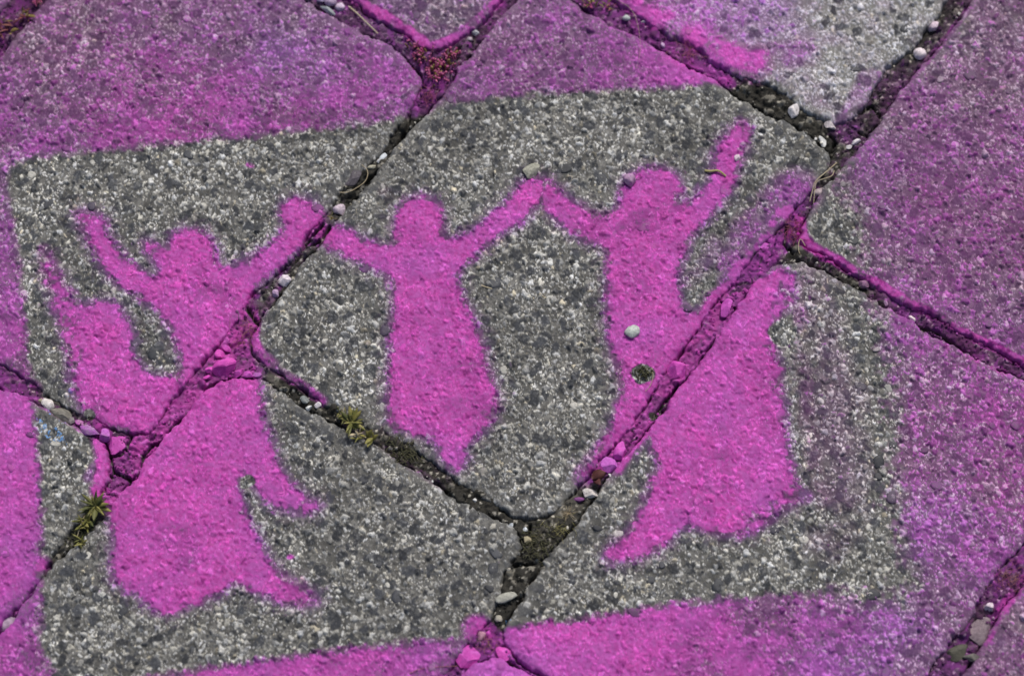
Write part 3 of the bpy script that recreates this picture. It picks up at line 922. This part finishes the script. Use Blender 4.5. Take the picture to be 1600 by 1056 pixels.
WHITE, PALE, GREY, DARK, TAN = (.62, .58, .58), (.50, .45, .47), (.22, .22, .20), (.06, .06, .062), (.34, .30, .20)
PINKW = (.58, .46, .54)
SLABZ = .0004
STONES = [
    (829,270,28,17,35,(.30,.30,.25),'grey green angular stone lying on the joined hands of the middle and right dancers',0,0,.8,SLABZ,.7),
    (988,520,21,18,25,(.42,.46,.43),'pale grey oval pebble lying on the right dancer magenta body',0,0,.1,SLABZ,.6),
    (985,284,22,22,20,(.40,.36,.37),'half pink, half grey angular stone by the right dancer head',.42,.2,.8,SLABZ,.7),
    (1152,248,8,10,0,PINKW,'tiny pinkish white chip on the right dancer raised forearm',.1,.4,.8,SLABZ,.7),
    (1238,173,17,21,-30,(.66,.62,.63),'white angular stone alone in the dark joint below the magenta banded slab',0,0,.9,None,.8),
    (1297,197,16,13,-35,PALE,'pinkish white stone at the tip of the whitish slab, upper right',.06,.3,.8,None,.7),
    (1285,220,9,17,15,(.66,.66,.64),'narrow white chip in the dark joint junction, left of two small chips',0,0,.8,None,.7),
    (1275,216,6,5,0,(.6,.6,.6),'smallest white chip in the dark joint junction at upper right',0,0,.8,None,.7),
    (1289,234,11,7,-15,PALE,'flat pale lilac chip at the right corner of the big slab',.05,.5,.5,None,.5),
    (1337,223,13,8,25,(.60,.56,.60),'flat whitish chip against the right slab edge, right of the joint junction',.05,.4,.6,None,.6),
    (1326,230,9,6,30,(.50,.48,.50),'small grey white chip just left of the flat whitish chip at the right slab',0,0,.6,None,.6),
    (1312,207,6,5,30,(.22,.06,.22),'small dark purple crumb in the joint beside the whitish slab tip',.4,0,.6,None,.7),
    (1458,44,20,14,25,PINKW,'pinkish white rounded stone in the upper right joint, nearest the top edge',.10,.4,.3,None,.8),
    (1437,85,18,18,0,(.64,.56,.60),'round pinkish white pebble in the upper right joint, lower of the two',.08,.3,.2,None,.85),
    (1284,298,24,13,10,(.36,.30,.31),'oval greyish pink pebble beside dry white stems in the right joint',.14,.2,.15,None,.7),
    (1206,370,19,17,0,(.4,.3,.36),'pink painted stone above the skirt corner, upper of the pair in the joint',.80,.3,.5,None,.9),
    (1195,384,20,12,0,(.42,.3,.36),'flat pink painted stone above the skirt corner, lower of the pair',.80,.35,.4,None,.7),
    (1134,481,20,26,-25,(.4,.3,.36),'large square pink stone standing in the joint halfway down the right dancer',.84,.3,.9,None,.7),
    (1059,580,28,26,30,(.4,.3,.36),'large pink stone in the joint right of the round moss patch',.95,.05,.8,None,.7),
    (970,703,15,27,-28,(.4,.3,.36),'long pink stone in the right joint, upper of two wedged together',.90,.2,.6,None,.8),
    (954,726,25,23,-40,(.42,.36,.40),'pink stone with greyish foot in the right joint, lower of two wedged together',.74,.5,.8,None,.8),
    (921,771,20,16,-10,(.56,.52,.50),'white square stone in the right joint under the brown red leaf',0,0,.9,None,.8),
    (937,767,6,8,-30,(.42,.42,.40),'thin grey chip right of the white square stone',0,0,.8,None,.7),
    (905,779,13,10,0,(.18,.08,.18),'small purple crumb left of the white square stone',.42,.2,.4,None,.8),
    (953,741,5,5,0,(.75,.75,.75),'tiny bright white chip beside the brown red leaf',0,0,.5,None,.9),
    (823,844,11,9,-10,TAN,'small tan square chip at the lower joint junction under the middle dancer',0,0,.9,None,.8),
    (821,826,7,7,0,(.66,.70,.74),'tiny bluish white chip at the lower joint junction, above the tan chip',0,0,.6,None,.9),
    (799,818,5,6,0,(.60,.64,.68),'tiny white chip left of the bluish chip at the lower junction',0,0,.6,None,.9),
    (741,780,6,5,0,(.66,.66,.66),'tiny white chip alone in the lower middle joint',0,0,.6,None,.9),
    (676,750,6,6,0,(.60,.60,.60),'tiny white chip in the joint left of the middle dancer hem',0,0,.6,None,.9),
    (719,748,12,11,20,(.42,.39,.30),'round cream pebble in the joint right of the middle dancer pointed hem',0,0,.15,None,.85),
    (790,934,29,13,18,(.34,.34,.30),'flat pale oval stone lying across the joint low in the middle',0,0,.15,None,.5),
    (780,966,12,9,-30,(.36,.34,.29),'small cream chip under the flat pale oval stone',0,0,.6,None,.7),
    (733,1021,34,37,-40,(.4,.3,.36),'big flat pink stone chip at the bottom edge, left of the rounded slab corner',.93,.05,.95,None,.28),
    (786,1018,25,17,-25,(.4,.3,.36),'flat pink stone chip at the bottom edge, right of the rounded slab corner',.92,.02,.95,None,.4),
    (752,990,9,15,-25,(.40,.24,.26),'small dull rose stone in the joint above the big flat pink chip',.30,0,.3,None,.8),
    (445,437,17,20,-35,(.58,.52,.58),'white lilac angular stone in the left joint below the joined hands',.06,.5,.85,None,.8),
    (430,459,10,11,0,(.46,.36,.46),'small lilac pebble below the white lilac stone in the left joint',.30,.7,.3,None,.85),
    (343,553,17,16,10,(.4,.3,.36),'pink square stone, topmost of the heap in the left joint',.93,0,.9,None,.85),
    (352,543,20,11,-15,(.4,.3,.36),'pink stone behind the heap in the left joint, against the slab',.84,0,.8,None,.7),
    (352,575,31,25,25,(.4,.3,.36),'biggest pink stone of the heap in the left joint',.97,0,.6,None,.75),
    (328,578,13,9,-10,(.4,.3,.36),'small oval pink stone left of the biggest one in the left heap',.93,.1,.3,None,.8),
    (325,588,12,9,10,(.4,.3,.36),'lowest left little pink stone of the left heap',.93,0,.3,None,.8),
    (371,582,16,12,15,(.4,.3,.36),'flat topped pink stone right of the biggest one in the left heap',.93,.1,.8,None,.9),
    (389,585,13,13,0,(.4,.3,.36),'square pink stone at the right end of the left heap',.88,.3,.8,None,.8),
    (401,583,11,9,0,(.36,.28,.34),'rightmost half painted chip of the left heap',.62,.4,.5,None,.7),
    (496,632,9,9,0,(.62,.58,.62),'white lilac chip in the joint just left of the yellow green weed',.05,.5,.7,None,.9),
    (482,636,9,8,20,(.56,.58,.58),'small white chip left of the lilac one near the yellow green weed',0,0,.6,None,.9),
    (476,624,13,10,-25,(.20,.22,.22),'grey stone above the small white chips near the yellow green weed',0,0,.4,None,.7),
    (74,629,18,19,-35,(.62,.58,.57),'white rounded stone in the joint at the left edge',0,0,.3,None,.85),
    (61,623,9,7,0,(.34,.30,.22),'tiny beige chip left of the white rounded stone at the left edge',0,0,.5,None,.8),
    (95,645,34,18,-40,(.17,.16,.14),'long dark grey stone wedged in the left joint below the white stone',.08,.1,.4,None,.75),
    (111,654,11,10,0,(.24,.22,.22),'little grey stone at the lower end of the long dark one in the left joint',.12,.4,.4,None,.8),
    (123,659,14,9,-20,(.40,.26,.34),'dusky pink chip between the grey and lilac stones in the left joint',.55,0,.5,None,.8),
    (141,671,28,19,-38,(.32,.28,.32),'lilac grey oblong stone with a pink end in the left joint',.55,.5,.6,None,.75),
    (163,680,17,17,20,(.46,.34,.42),'pink and white stone at the junction of the left joints',.66,.5,.6,None,.85),
    (182,694,24,34,-25,(.3,.2,.24),'large flat magenta clod with cracks round it at the left junction',.93,.1,.9,None,.22),
    (7,970,28,24,45,(.34,.29,.34),'lilac grey round pebble at the lower left edge',.26,.4,.1,None,.8),
    (1546,948,13,12,0,(.58,.48,.55),'pinkish white pebble above the big grey stone at lower right',.10,.4,.4,None,.85),
    (1535,981,40,31,55,(.20,.17,.17),'big grey mauve stone wedged in the lower right joint',.22,0,.8,None,.35),
    (1500,1018,30,19,20,(.075,.072,.055),'dark olive stone in the lower right joint, left of the flat one',0,0,.3,None,.5),
    (1520,1026,22,11,-10,(.13,.12,.11),'flat dark grey stone under the big mauve stone',.05,0,.3,None,.5),
    (1386,471,9,8,0,(.48,.36,.44),'dusky pink pebble in the right joint, upper of two',.36,.1,.3,None,.85),
    (1426,496,12,9,-15,(.64,.54,.58),'pinkish white pebble in the right joint, lower of two',.06,.3,.5,None,.85),
    (1351,441,16,13,0,(.24,.17,.20),'mottled mauve stone in the right joint near the slab corner',.34,.1,.4,None,.8),
    (531,10,14,13,0,(.56,.46,.58),'round lilac white pebble at the end of the pale straw, top joint',.16,.7,.2,None,.9),
    (517,4,18,14,0,(.42,.34,.44),'larger lilac pebble left of the round one in the top joint',.24,.7,.2,None,.85),
    (503,0,14,11,0,(.24,.22,.32),'violet grey pebble at the top edge in the top joint',.26,.8,.3,None,.8),
    (482,-3,12,8,0,(.55,.58,.56),'white chip at the top edge, leftmost in the top joint',0,0,.5,None,.8),
    (512,15,28,9,-38,(.33,.36,.38),'long bluish grey stone under the lilac pebbles in the top joint',0,0,.5,None,.7),
    (531,325,18,18,30,(.48,.42,.46),'pale stone stained purple in the joint above the joined hands',.20,.5,.3,None,.85),
    (599,243,10,14,-30,(.60,.64,.68),'bluish white knobbly chip in the upper left joint',0,0,.7,None,.8),
    (592,252,8,5,40,(.66,.66,.68),'small white chip touching the bluish one in the upper left joint',0,0,.7,None,.8),
    (581,261,13,6,10,(.38,.36,.28),'cream pebble by the curved root in the upper left joint',0,0,.3,None,.8),
    (553,272,36,22,48,(.085,.080,.090),'large dark slate stone by the curved root in the upper left joint',.14,.2,.5,None,.5),
    (565,284,12,10,40,(.17,.165,.15),'dark grey pebble inside the curve of the root',0,0,.3,None,.8),
    (978,28,12,8,-20,(.44,.46,.46),'pale bluish chip in the top right joint above the large slab',.05,.3,.5,None,.8),
    (1005,33,6,5,0,(.6,.52,.6),'tiny whitish chip under the magenta band, top right joint',.05,.4,.5,None,.9),
    (1036,70,9,8,0,(.56,.42,.58),'lilac chip in the top right joint by the hair thin stalk',.24,.8,.6,None,.9),
    (735,60,9,9,30,(.50,.42,.48),'pale pinkish square chip in the top joint right of the purple clump',.05,.4,.8,None,.9),
    (743,50,9,8,0,(.42,.42,.46),'bluish grey chip in the top joint, right of the square chip',.05,.3,.5,None,.8),
    (855,796,7,6,0,(.3,.3,.28),'grey crumb beside the burst of dry straw',0,0,.5,None,.9),
    (1499,20,5,5,0,(.62,.60,.58),'tiny white chip near the top end of the upper right joint',0,0,.6,None,.9),
]
for s in STONES:
    px, py, w, h, rot, colr, label, pnt, tn, ang, z, tall = s
    stone(px, py, w, h, rot, colr, label, pnt, tn, ang, z, tall)


# ------------------------------------------------------------------ pebbles set in the concrete, largest first
PEB = []
for i in range(10):
    me = stone_mesh(900 + i, 1.1, 1.1, 1.0, .5 if i % 3 else .2, 2)
    for v in me.vertices:
        kk = 1 + .42 * mnoise.noise(Vector((v.co.x * 1.3 + i * 7, v.co.y * 1.3, i)))
        v.co.x *= kk
        v.co.y *= kk
        v.co.z = min(v.co.z, .45) + .03 * math.sin(v.co.x * 5 + i) * (v.co.z > .3)
    PEB.append(me)
pr = random.Random(21)
placed = []
tries = 0
while len(placed) < 280 and tries < 9000:
    tries += 1
    px, py = pr.uniform(-10, 1610), pr.uniform(-10, 1066)
    x, y = (float(q) for q in at(px, py))
    hit = None
    for name in SLAB_P:
        if float(sdf(np.array([x]), np.array([y]), SLAB_P[name])[0]) < -.007:
            hit = name
            break
    if not hit or any((x - a) ** 2 + (y - b) ** 2 < .012 ** 2 for a, b in placed):
        continue
    cv, tn, _ = paint_at(np.array([x]), np.array([y]))
    cv, tn = float(cv[0]), float(tn[0])
    placed.append((x, y))
    k = pr.random()
    if k < .55:
        g = pr.uniform(.030, .055)
        colr = (g * .90, g * .97, g * 1.18)
    elif k < .82:
        g = pr.uniform(.16, .28)
        colr = (g, g * .99, g * .94)
    else:
        g = pr.uniform(.36, .52)
        colr = (g, g * .98, g * .90)
    rad = pr.uniform(.0032, .0068) if k < .55 else pr.uniform(.0026, .0044)
    o = link('pebble', pr.choice(PEB), M_PEBBLE, slab_objs[hit])
    lift = [s[2][0] for s in SLABS if s[0] == hit][0]
    asp = pr.uniform(.5, .9)
    o.scale = (rad, rad * asp, rad * .5)
    o.location = (x, y, lift + pr.uniform(.0003, .0010) - (.0004 if cv > .6 else 0) - rad * .5 * .45)
    o.rotation_euler = (pr.uniform(-.10, .10), pr.uniform(-.10, .10), pr.uniform(0, 6.28))
    o.color = (*colr, 1)
    o['paint'] = cv * pr.uniform(.86, 1.02)
    o['paint_tone'] = tn


# ------------------------------------------------------------------ plants, stalks and litter
def tube(pts, r0, r1, nseg=6, sub=3, flat=1.0):
    P = [Vector(p) for p in pts]
    for _ in range(sub):
        Q = [P[0]]
        for a, b in zip(P[:-1], P[1:]):
            Q += [a * .75 + b * .25, a * .25 + b * .75]
        P = Q + [P[-1]]
    V, F = [], []
    n = len(P)
    for i, p in enumerate(P):
        t = (P[min(i + 1, n - 1)] - P[max(i - 1, 0)]).normalized()
        s = t.cross(Vector((0, 0, 1)))
        s = s.normalized() if s.length > 1e-6 else Vector((1, 0, 0))
        w = s.cross(t)
        r = r0 + (r1 - r0) * i / (n - 1)
        for k in range(nseg):
            a = 2 * math.pi * k / nseg
            V.append(p + s * (r * math.cos(a)) + w * (r * flat * math.sin(a)))
    for i in range(n - 1):
        for k in range(nseg):
            F.append((i * nseg + k, i * nseg + (k + 1) % nseg, (i + 1) * nseg + (k + 1) % nseg, (i + 1) * nseg + k))
    F.append(tuple(range(nseg))[::-1])
    F.append(tuple((n - 1) * nseg + k for k in range(nseg)))
    return V, F


def pymesh(name, geos):
    V, F = [], []
    for v, f in geos:
        o = len(V)
        V += [tuple(q) for q in v]
        F += [tuple(i + o for i in q) for q in f]
    me = bpy.data.meshes.new(name)
    me.from_pydata(V, [], F)
    for p in me.polygons:
        p.use_smooth = True
    me.update()
    return me


def stalk(pxs, zs, r0, r1, name, mat, label, cat, flat=1.0):
    pts = [(float(at(x, y)[0]), float(at(x, y)[1]), z) for (x, y), z in zip(pxs, zs)]
    o = link(name, pymesh(name, [tube(pts, r0, r1, flat=flat)]), mat)
    return tag(o, label, cat)


def leaf_mesh(length, width, thick, bend, fold=.25, n=7):
    """a leaf lying along +X from its base, with midrib fold, thickness and an upward bend"""
    V, F = [], []
    for i in range(n + 1):
        t = i / n
        w = width * (math.sin(math.pi * min(1, .08 + t * .94)) ** .8) * .5 + .00012
        x = length * t
        z = bend * length * math.sin(t * 1.9) * .6
        V += [(x, -w, z + fold * w), (x, 0, z - thick * .3), (x, w, z + fold * w), (x, 0, z - thick)]
    for i in range(n):
        a, b = i * 4, i * 4 + 4
        for k in range(4):
            F.append((a + k, a + (k + 1) % 4, b + (k + 1) % 4, b + k))
    F.append((0, 1, 2, 3))
    F.append((n * 4 + 3, n * 4 + 2, n * 4 + 1, n * 4))
    return V, F


def bulb_leaf(length, width):
    """short swollen leaf"""
    return tube([(0, 0, 0), (length * .4, 0, length * .16), (length, 0, length * .42)], width * .32, width * .30, 6, 1)


def xform(geo, loc, rz, up, s=1.0):
    M = Matrix.Translation(loc) @ Matrix.Rotation(rz, 4, 'Z') @ Matrix.Rotation(-up, 4, 'Y') @ Matrix.Scale(s, 4)
    return [M @ Vector(v) for v in geo[0]], geo[1]


LEAVES = [pymesh('leaf', [leaf_mesh(1, w, .05, b)]) for w, b in ((.17, .3), (.21, .15), (.14, .45), (.34, .25))]


def plant(name, label, px, py, mats, n, lmin, lmax, up=(.1, .6), seed=1, group=None, z=None, spread=0.0, cat='weed', leafset=None):
    """a rosette: an Empty at its base, leaves as its parts"""
    r = random.Random(seed)
    x, y = (float(q) for q in at(px, py))
    z0 = soil_z(x, y) if z is None else z
    root = bpy.data.objects.new(name, None)
    COL.objects.link(root)
    root.location = (x, y, z0)
    root.empty_display_size = .01
    tag(root, label, cat, group)
    for i in range(n):
        base = (leafset or LEAVES)[r.randrange(len(leafset or LEAVES))]
        mat = r.choice(mats)
        key = base.name + '_' + mat.name
        me = bpy.data.meshes.get(key)
        if me is None:
            me = base.copy()
            me.name = key
            me.materials.clear()
            me.materials.append(mat)
        o = bpy.data.objects.new('leaf', me)
        COL.objects.link(o)
        o.parent = root
        L = r.uniform(lmin * .7, lmax) * MM
        o.scale = (L, L * r.uniform(.8, 1.25), L)
        a = i * 2.4 + r.uniform(-.7, .7)
        o.location = (r.uniform(-1, 1) * spread * MM, r.uniform(-1, 1) * spread * MM, .0012 + .00005 * i)
        o.rotation_euler = (r.uniform(-.3, .3), -r.uniform(*up), a)
    st = link('stem', pymesh('stem', [tube([(0, 0, -.001), (.0002, 0, .0012), (0, .0002, .0026)], .0011, .0005, 6, 1)]), mats[0], root)
    return root


plant('weed_rosette', 'yellow green star shaped weed rosette in the joint below the middle dancer', 550, 662, [M_GREEN, M_GREEN, M_DKGREEN], 24, 17, 29, (.03, .4), 3, 'weeds in the joints', z=.0005)
plant('weed_rosette', 'small straggly seedling up left of the yellow green star weed', 534, 650, [M_GREEN, M_DKGREEN, M_STRAW], 18, 10, 19, (.1, .9), 4, 'weeds in the joints', z=.0002, spread=6)
plant('weed_rosette', 'stubby light green shoot with round leaves right of the star weed', 578, 683, [M_GREEN], 10, 12, 20, (.2, .9), 5, 'weeds in the joints', z=.0006, spread=6, leafset=[LEAVES[3]])
plant('weed_rosette', 'small pale green sprig with straw tips below the star weed', 560, 684, [M_GREEN, M_STRAW], 14, 10, 19, (.1, .7), 6, 'weeds in the joints', z=.0004, spread=4)
plant('weed_rosette', 'dark narrow leaved green rosette in the joint left of the wide skirt', 150, 792, [M_DKGREEN, M_DKGREEN, M_GREEN], 28, 16, 30, (.05, .5), 7, 'weeds in the joints', z=.0)
plant('weed_rosette', 'loose olive seedling below the dark green rosette left of the skirt', 134, 818, [M_DKGREEN, M_GREEN], 20, 12, 24, (.1, .8), 8, 'weeds in the joints', z=-.001, spread=8)
plant('weed_rosette', 'tiny low green sprout beside the dried flower head in the left joint', 128, 848, [M_GREEN, M_DKGREEN], 14, 9, 17, (.1, .6), 9, 'weeds in the joints', z=-.001, spread=5)
plant('weed_rosette', 'olive and dark red weed in the joint at the upper left corner', 40, 24, [M_GREEN, M_DARKRED, M_SEDUM_G], 18, 12, 22, (.1, .8), 10, 'weeds in the joints', spread=8)
plant('weed_rosette', 'dark red withered weed at the left edge of the upper left corner joint', 10, 45, [M_DARKRED, M_DARKRED, M_SEDUM_G], 20, 10, 20, (.1, .8), 11, 'weeds in the joints', spread=12)
plant('weed_rosette', 'dark red weed at the top edge of the upper left corner joint', 58, 4, [M_DARKRED, M_SEDUM], 14, 9, 17, (.1, .8), 12, 'weeds in the joints', spread=8)
plant('weed_rosette', 'yellow green and red succulent weed in the joint at the top edge', 922, 8, [M_GREEN, M_GREEN, M_SEDUM_G, M_SEDUM], 20, 9, 18, (.2, 1.0), 13, 'weeds in the joints', spread=10)
plant('weed_rosette', 'reddish yellow sprig right of the succulent weed at the top edge', 950, 8, [M_SEDUM_G, M_GREEN, M_SEDUM], 14, 8, 16, (.1, .8), 14, 'weeds in the joints', spread=8)
plant('weed_rosette', 'small brown green tuft beside the purple stained stone above the joined hands', 518, 340, [M_SEDUM_G, M_OLIVE], 10, 6, 11, (.1, .7), 15, 'weeds in the joints', spread=4)

# the sprayed clump of fleshy leaves where two joints meet
def clump(name, label, spots, seed, mats, cat='weed', lmin=6, lmax=12, wide=(.40, .62)):
    r = random.Random(seed)
    cxm = sum(s[0] for s in spots) / len(spots)
    cym = sum(s[1] for s in spots) / len(spots)
    x0, y0 = (float(q) for q in at(cxm, cym))
    root = bpy.data.objects.new(name, None)
    COL.objects.link(root)
    root.location = (x0, y0, 0)
    root.empty_display_size = .01
    tag(root, label, cat)
    geo = [bulb_leaf(1, w) for w in wide]
    bases = [pymesh('fleshy_leaf', [g]) for g in geo]
    for px, py, spread, cnt in spots:
        for _ in range(cnt):
            qx, qy = px + r.gauss(0, spread), py + r.gauss(0, spread)
            x, y = (float(q) for q in at(qx, qy))
            mat = r.choice(mats)
            b = r.choice(bases)
            key = b.name + '_' + mat.name
            me = bpy.data.meshes.get(key)
            if me is None:
                me = b.copy()
                me.name = key
                me.materials.append(mat)
            o = bpy.data.objects.new('fleshy_leaf', me)
            COL.objects.link(o)
            o.parent = root
            L = r.uniform(lmin, lmax) * MM
            o.scale = (L, L, L)
            o.location = (x - x0, y - y0, soil_z(x, y) + r.uniform(.0, .0028))
            o.rotation_euler = (r.uniform(-.4, .4), -r.uniform(.1, 1.2), r.uniform(0, 6.28))
    return root


clump('succulent_clump', 'clump of small fleshy leaves sprayed crimson pink where two joints meet at the top',
      [(650,75,6,18),(655,92,7,22),(672,100,8,26),(690,108,8,30),(700,92,8,20),(680,120,7,26),(712,84,6,12)], 31, [M_SEDUM, M_SEDUM, M_SEDUM, M_SEDUM_G])
def fibres(name, label, cat, mat, px, py, n, lmin, lmax, seed, wob=.5, r0=.00022, up=.004, spread=8, z=None, radial=False):
    r = random.Random(seed)
    geos = []
    for i in range(n):
        qx, qy = (px, py) if radial else (px + r.gauss(0, spread), py + r.gauss(0, spread))
        x, y = (float(q) for q in at(qx, qy))
        a = r.uniform(0, 6.283)
        L = r.uniform(lmin, lmax) * MM
        z0 = (soil_z(x, y) if z is None else z) + r.uniform(.0003, .002)
        p = [(x, y, z0)]
        for k in range(3):
            a += r.uniform(-wob, wob)
            x, y = x + math.cos(a) * L / 3, y + math.sin(a) * L / 3
            p.append((x, y, z0 + r.uniform(0, up)))
        geos.append(tube(p, r0, r0 * .5, 4, 2))
    o = link(name, pymesh(name, geos), mat)
    return tag(o, label, cat)


fibres('moss_strip', 'dark green brown moss threads lining the joint right of the star weed', 'moss', M_MOSS, 632, 706, 170, 4, 11, 61, .9, .0004, .003, 15)
fibres('moss_strip', 'dark moss threads in the joint around the weeds left of the wide skirt', 'moss', M_MOSS, 128, 830, 150, 4, 11, 62, .9, .0004, .003, 15)
fibres('moss_strip', 'dark moss threads in the joint junction under the middle dancer', 'moss', M_MOSS, 838, 850, 150, 4, 10, 63, .9, .0004, .0025, 14)
fibres('dry_grass_tuft', 'burst of pale dry straw in the joint junction under the middle dancer', 'grass', M_STRAW, 888, 802, 30, 8, 16, 41, .35, .00018, .004, radial=True, z=-.0012)
fibres('dry_grass_tuft', 'flattened mat of dull straw bits below the burst of dry straw', 'grass', M_OLIVE, 872, 826, 34, 8, 17, 42, .8, .00016, .002, 12, z=-.0012)
fibres('root_mat', 'matted purple pink fibres in the joint above the right dancer skirt corner', 'roots', M_PURPLEFIBRE, 1238, 362, 70, 8, 20, 43, .9, .00022, .004, 10)
fibres('root_mat', 'tangled purple rootlets in the top right joint below the magenta band', 'roots', M_PURPLEFIBRE, 1075, 80, 60, 10, 26, 44, .9, .0002, .004, 16)
fibres('root_mat', 'fine pink rootlets over the earth just below the crimson clump', 'roots', M_PURPLEFIBRE, 672, 146, 55, 8, 18, 45, .9, .00018, .003, 9)
fibres('root_mat', 'magenta painted rootlets in the left joint above the stone heap', 'roots', M_PURPLEFIBRE, 385, 520, 45, 8, 22, 46, .7, .0002, .004, 12)
fibres('root_mat', 'red pink rootlets in the lower right joint by the photo edge', 'roots', M_PURPLEFIBRE, 1578, 905, 60, 8, 18, 47, .9, .0002, .004, 12)
fibres('root_mat', 'purple rootlets between the two pink chips at the bottom edge', 'roots', M_PURPLEFIBRE, 766, 1008, 34, 7, 15, 48, .9, .0002, .003, 8)

stalk([(1307,256),(1290,272),(1272,287),(1269,300),(1265,316)], [.002,.004,.005,.003,.001], .00050, .00036, 'straw', M_STRAW, 'bent pale dry stem over the oval pebble, longer of two in the right joint', 'dry stem')
stalk([(1303,268),(1300,278),(1285,283),(1274,287),(1272,302),(1271,320)], [.002,.003,.004,.0042,.003,.001], .00042, .0003, 'straw', M_STRAW, 'second pale dry stem, looping just below the bent one in the right joint', 'dry stem')
stalk([(1258,385),(1249,372),(1246,392),(1251,400)], [.001,.003,.003,.001], .0004, .0003, 'straw', M_STRAW, 'short straw bit poking from the purple fibres at the right joint', 'dry stem')
stalk([(962,4),(985,18),(995,40),(999,62),(1001,84),(994,110)], [.005,.007,.008,.007,.005,.001], .00022, .00012, 'grass_stalk', M_STRAW, 'hair thin curved stalk across the top right joint', 'grass')
stalk([(545,9),(557,21),(570,34),(592,53)], [-.002,.001,.001,-.002], .00075, .0006, 'straw', M_STRAW, 'straight pale straw lying in the top joint beside the round lilac pebble', 'straw')
stalk([(531,301),(543,303),(560,294),(573,284),(576,268),(565,258)], [.0005,.0015,.002,.002,.0022,.001], .00046, .00030, 'root', M_STRAW, 'thin curved root hooked round a dark slate stone in the upper left joint', 'root')
stalk([(1018,575),(1021,590),(1015,606),(1008,612)], [.0012,.0022,.0018,.0012], .0003, .0002, 'straw', M_STRAW, 'thin curled stem beside the round moss patch on the right dancer', 'dry stem')
stalk([(1101,268),(1110,270),(1122,268),(1134,277)], [.0016,.0026,.0030,.0018], .0013, .0009, 'twig', M_OLIVE, 'olive curved bit of twig on the right dancer raised arm', 'twig', .7)
stalk([(752,447),(760,450),(769,452)], [.0012,.0018,.0012], .0006, .0004, 'straw', M_STRAW, 'short white sliver of straw right of the middle dancer', 'straw', .5)
stalk([(838,456),(845,462),(856,468)], [.0012,.0018,.0012], .0009, .0003, 'straw', M_STRAW, 'yellowish flake of straw on the bare concrete between middle and right dancers', 'straw', .4)
stalk([(121,838),(126,824),(133,806)], [.0005,.003,.002], .0004, .0003, 'straw', M_STRAW, 'thin reddish stalk from the dried flower head in the left joint', 'dry stem')
stalk([(640,1052),(660,1043),(715,1040)], [.001,.001,.0005], .0003, .0002, 'grass_stalk', M_PURPLEFIBRE, 'pink thread of root at the bottom edge left of the big pink chip', 'root')
# straw coloured flower head
fh = stone(115, 854, 15, 14, 0, (.42, .30, .24), 'withered tan flower head at the foot of the left joint weeds', .03, 0, .9, None, .8, 'flower_head', 'flower')
# round patch of moss on the right dancer
r = random.Random(77)
geos = []
mx, my = at(1004, 584)
for i in range(130):
    a = r.uniform(0, 6.283)
    rr_ = math.sqrt(r.random()) * (11.5 + 3.5 * math.sin(a * 2 + 1) + 2.5 * math.sin(a * 5) + r.gauss(0, 2)) * MM
    x, y = float(mx) + math.cos(a) * rr_, float(my) + math.sin(a) * rr_ * .95
    L = r.uniform(.0012, .0024)
    geos.append(xform(bulb_leaf(1, .7), (x, y, .0010 + .0010 * (1 - (rr_ / (15 * MM)) ** 2)), r.uniform(0, 6.28), r.uniform(.2, 1.3), L))
tag(link('moss_cushion', pymesh('moss_cushion', geos), M_MOSS), 'round dark mossy cushion on the right dancer hip', 'moss')
# crumpled leaf scrap
lx, ly = at(936, 750)
geos = [xform(leaf_mesh(.013, .010, .0006, .35), (float(lx) - .006, float(ly) + .001, .0005), .35, .15),
        xform(leaf_mesh(.009, .006, .0006, .5), (float(lx) - .004, float(ly), .0008), -.9, .3)]
tag(link('leaf_scrap', pymesh('leaf_scrap', geos), M_BROWNLEAF), 'crumpled brown red leaf scrap between the pink and white stones in the right joint', 'leaf')
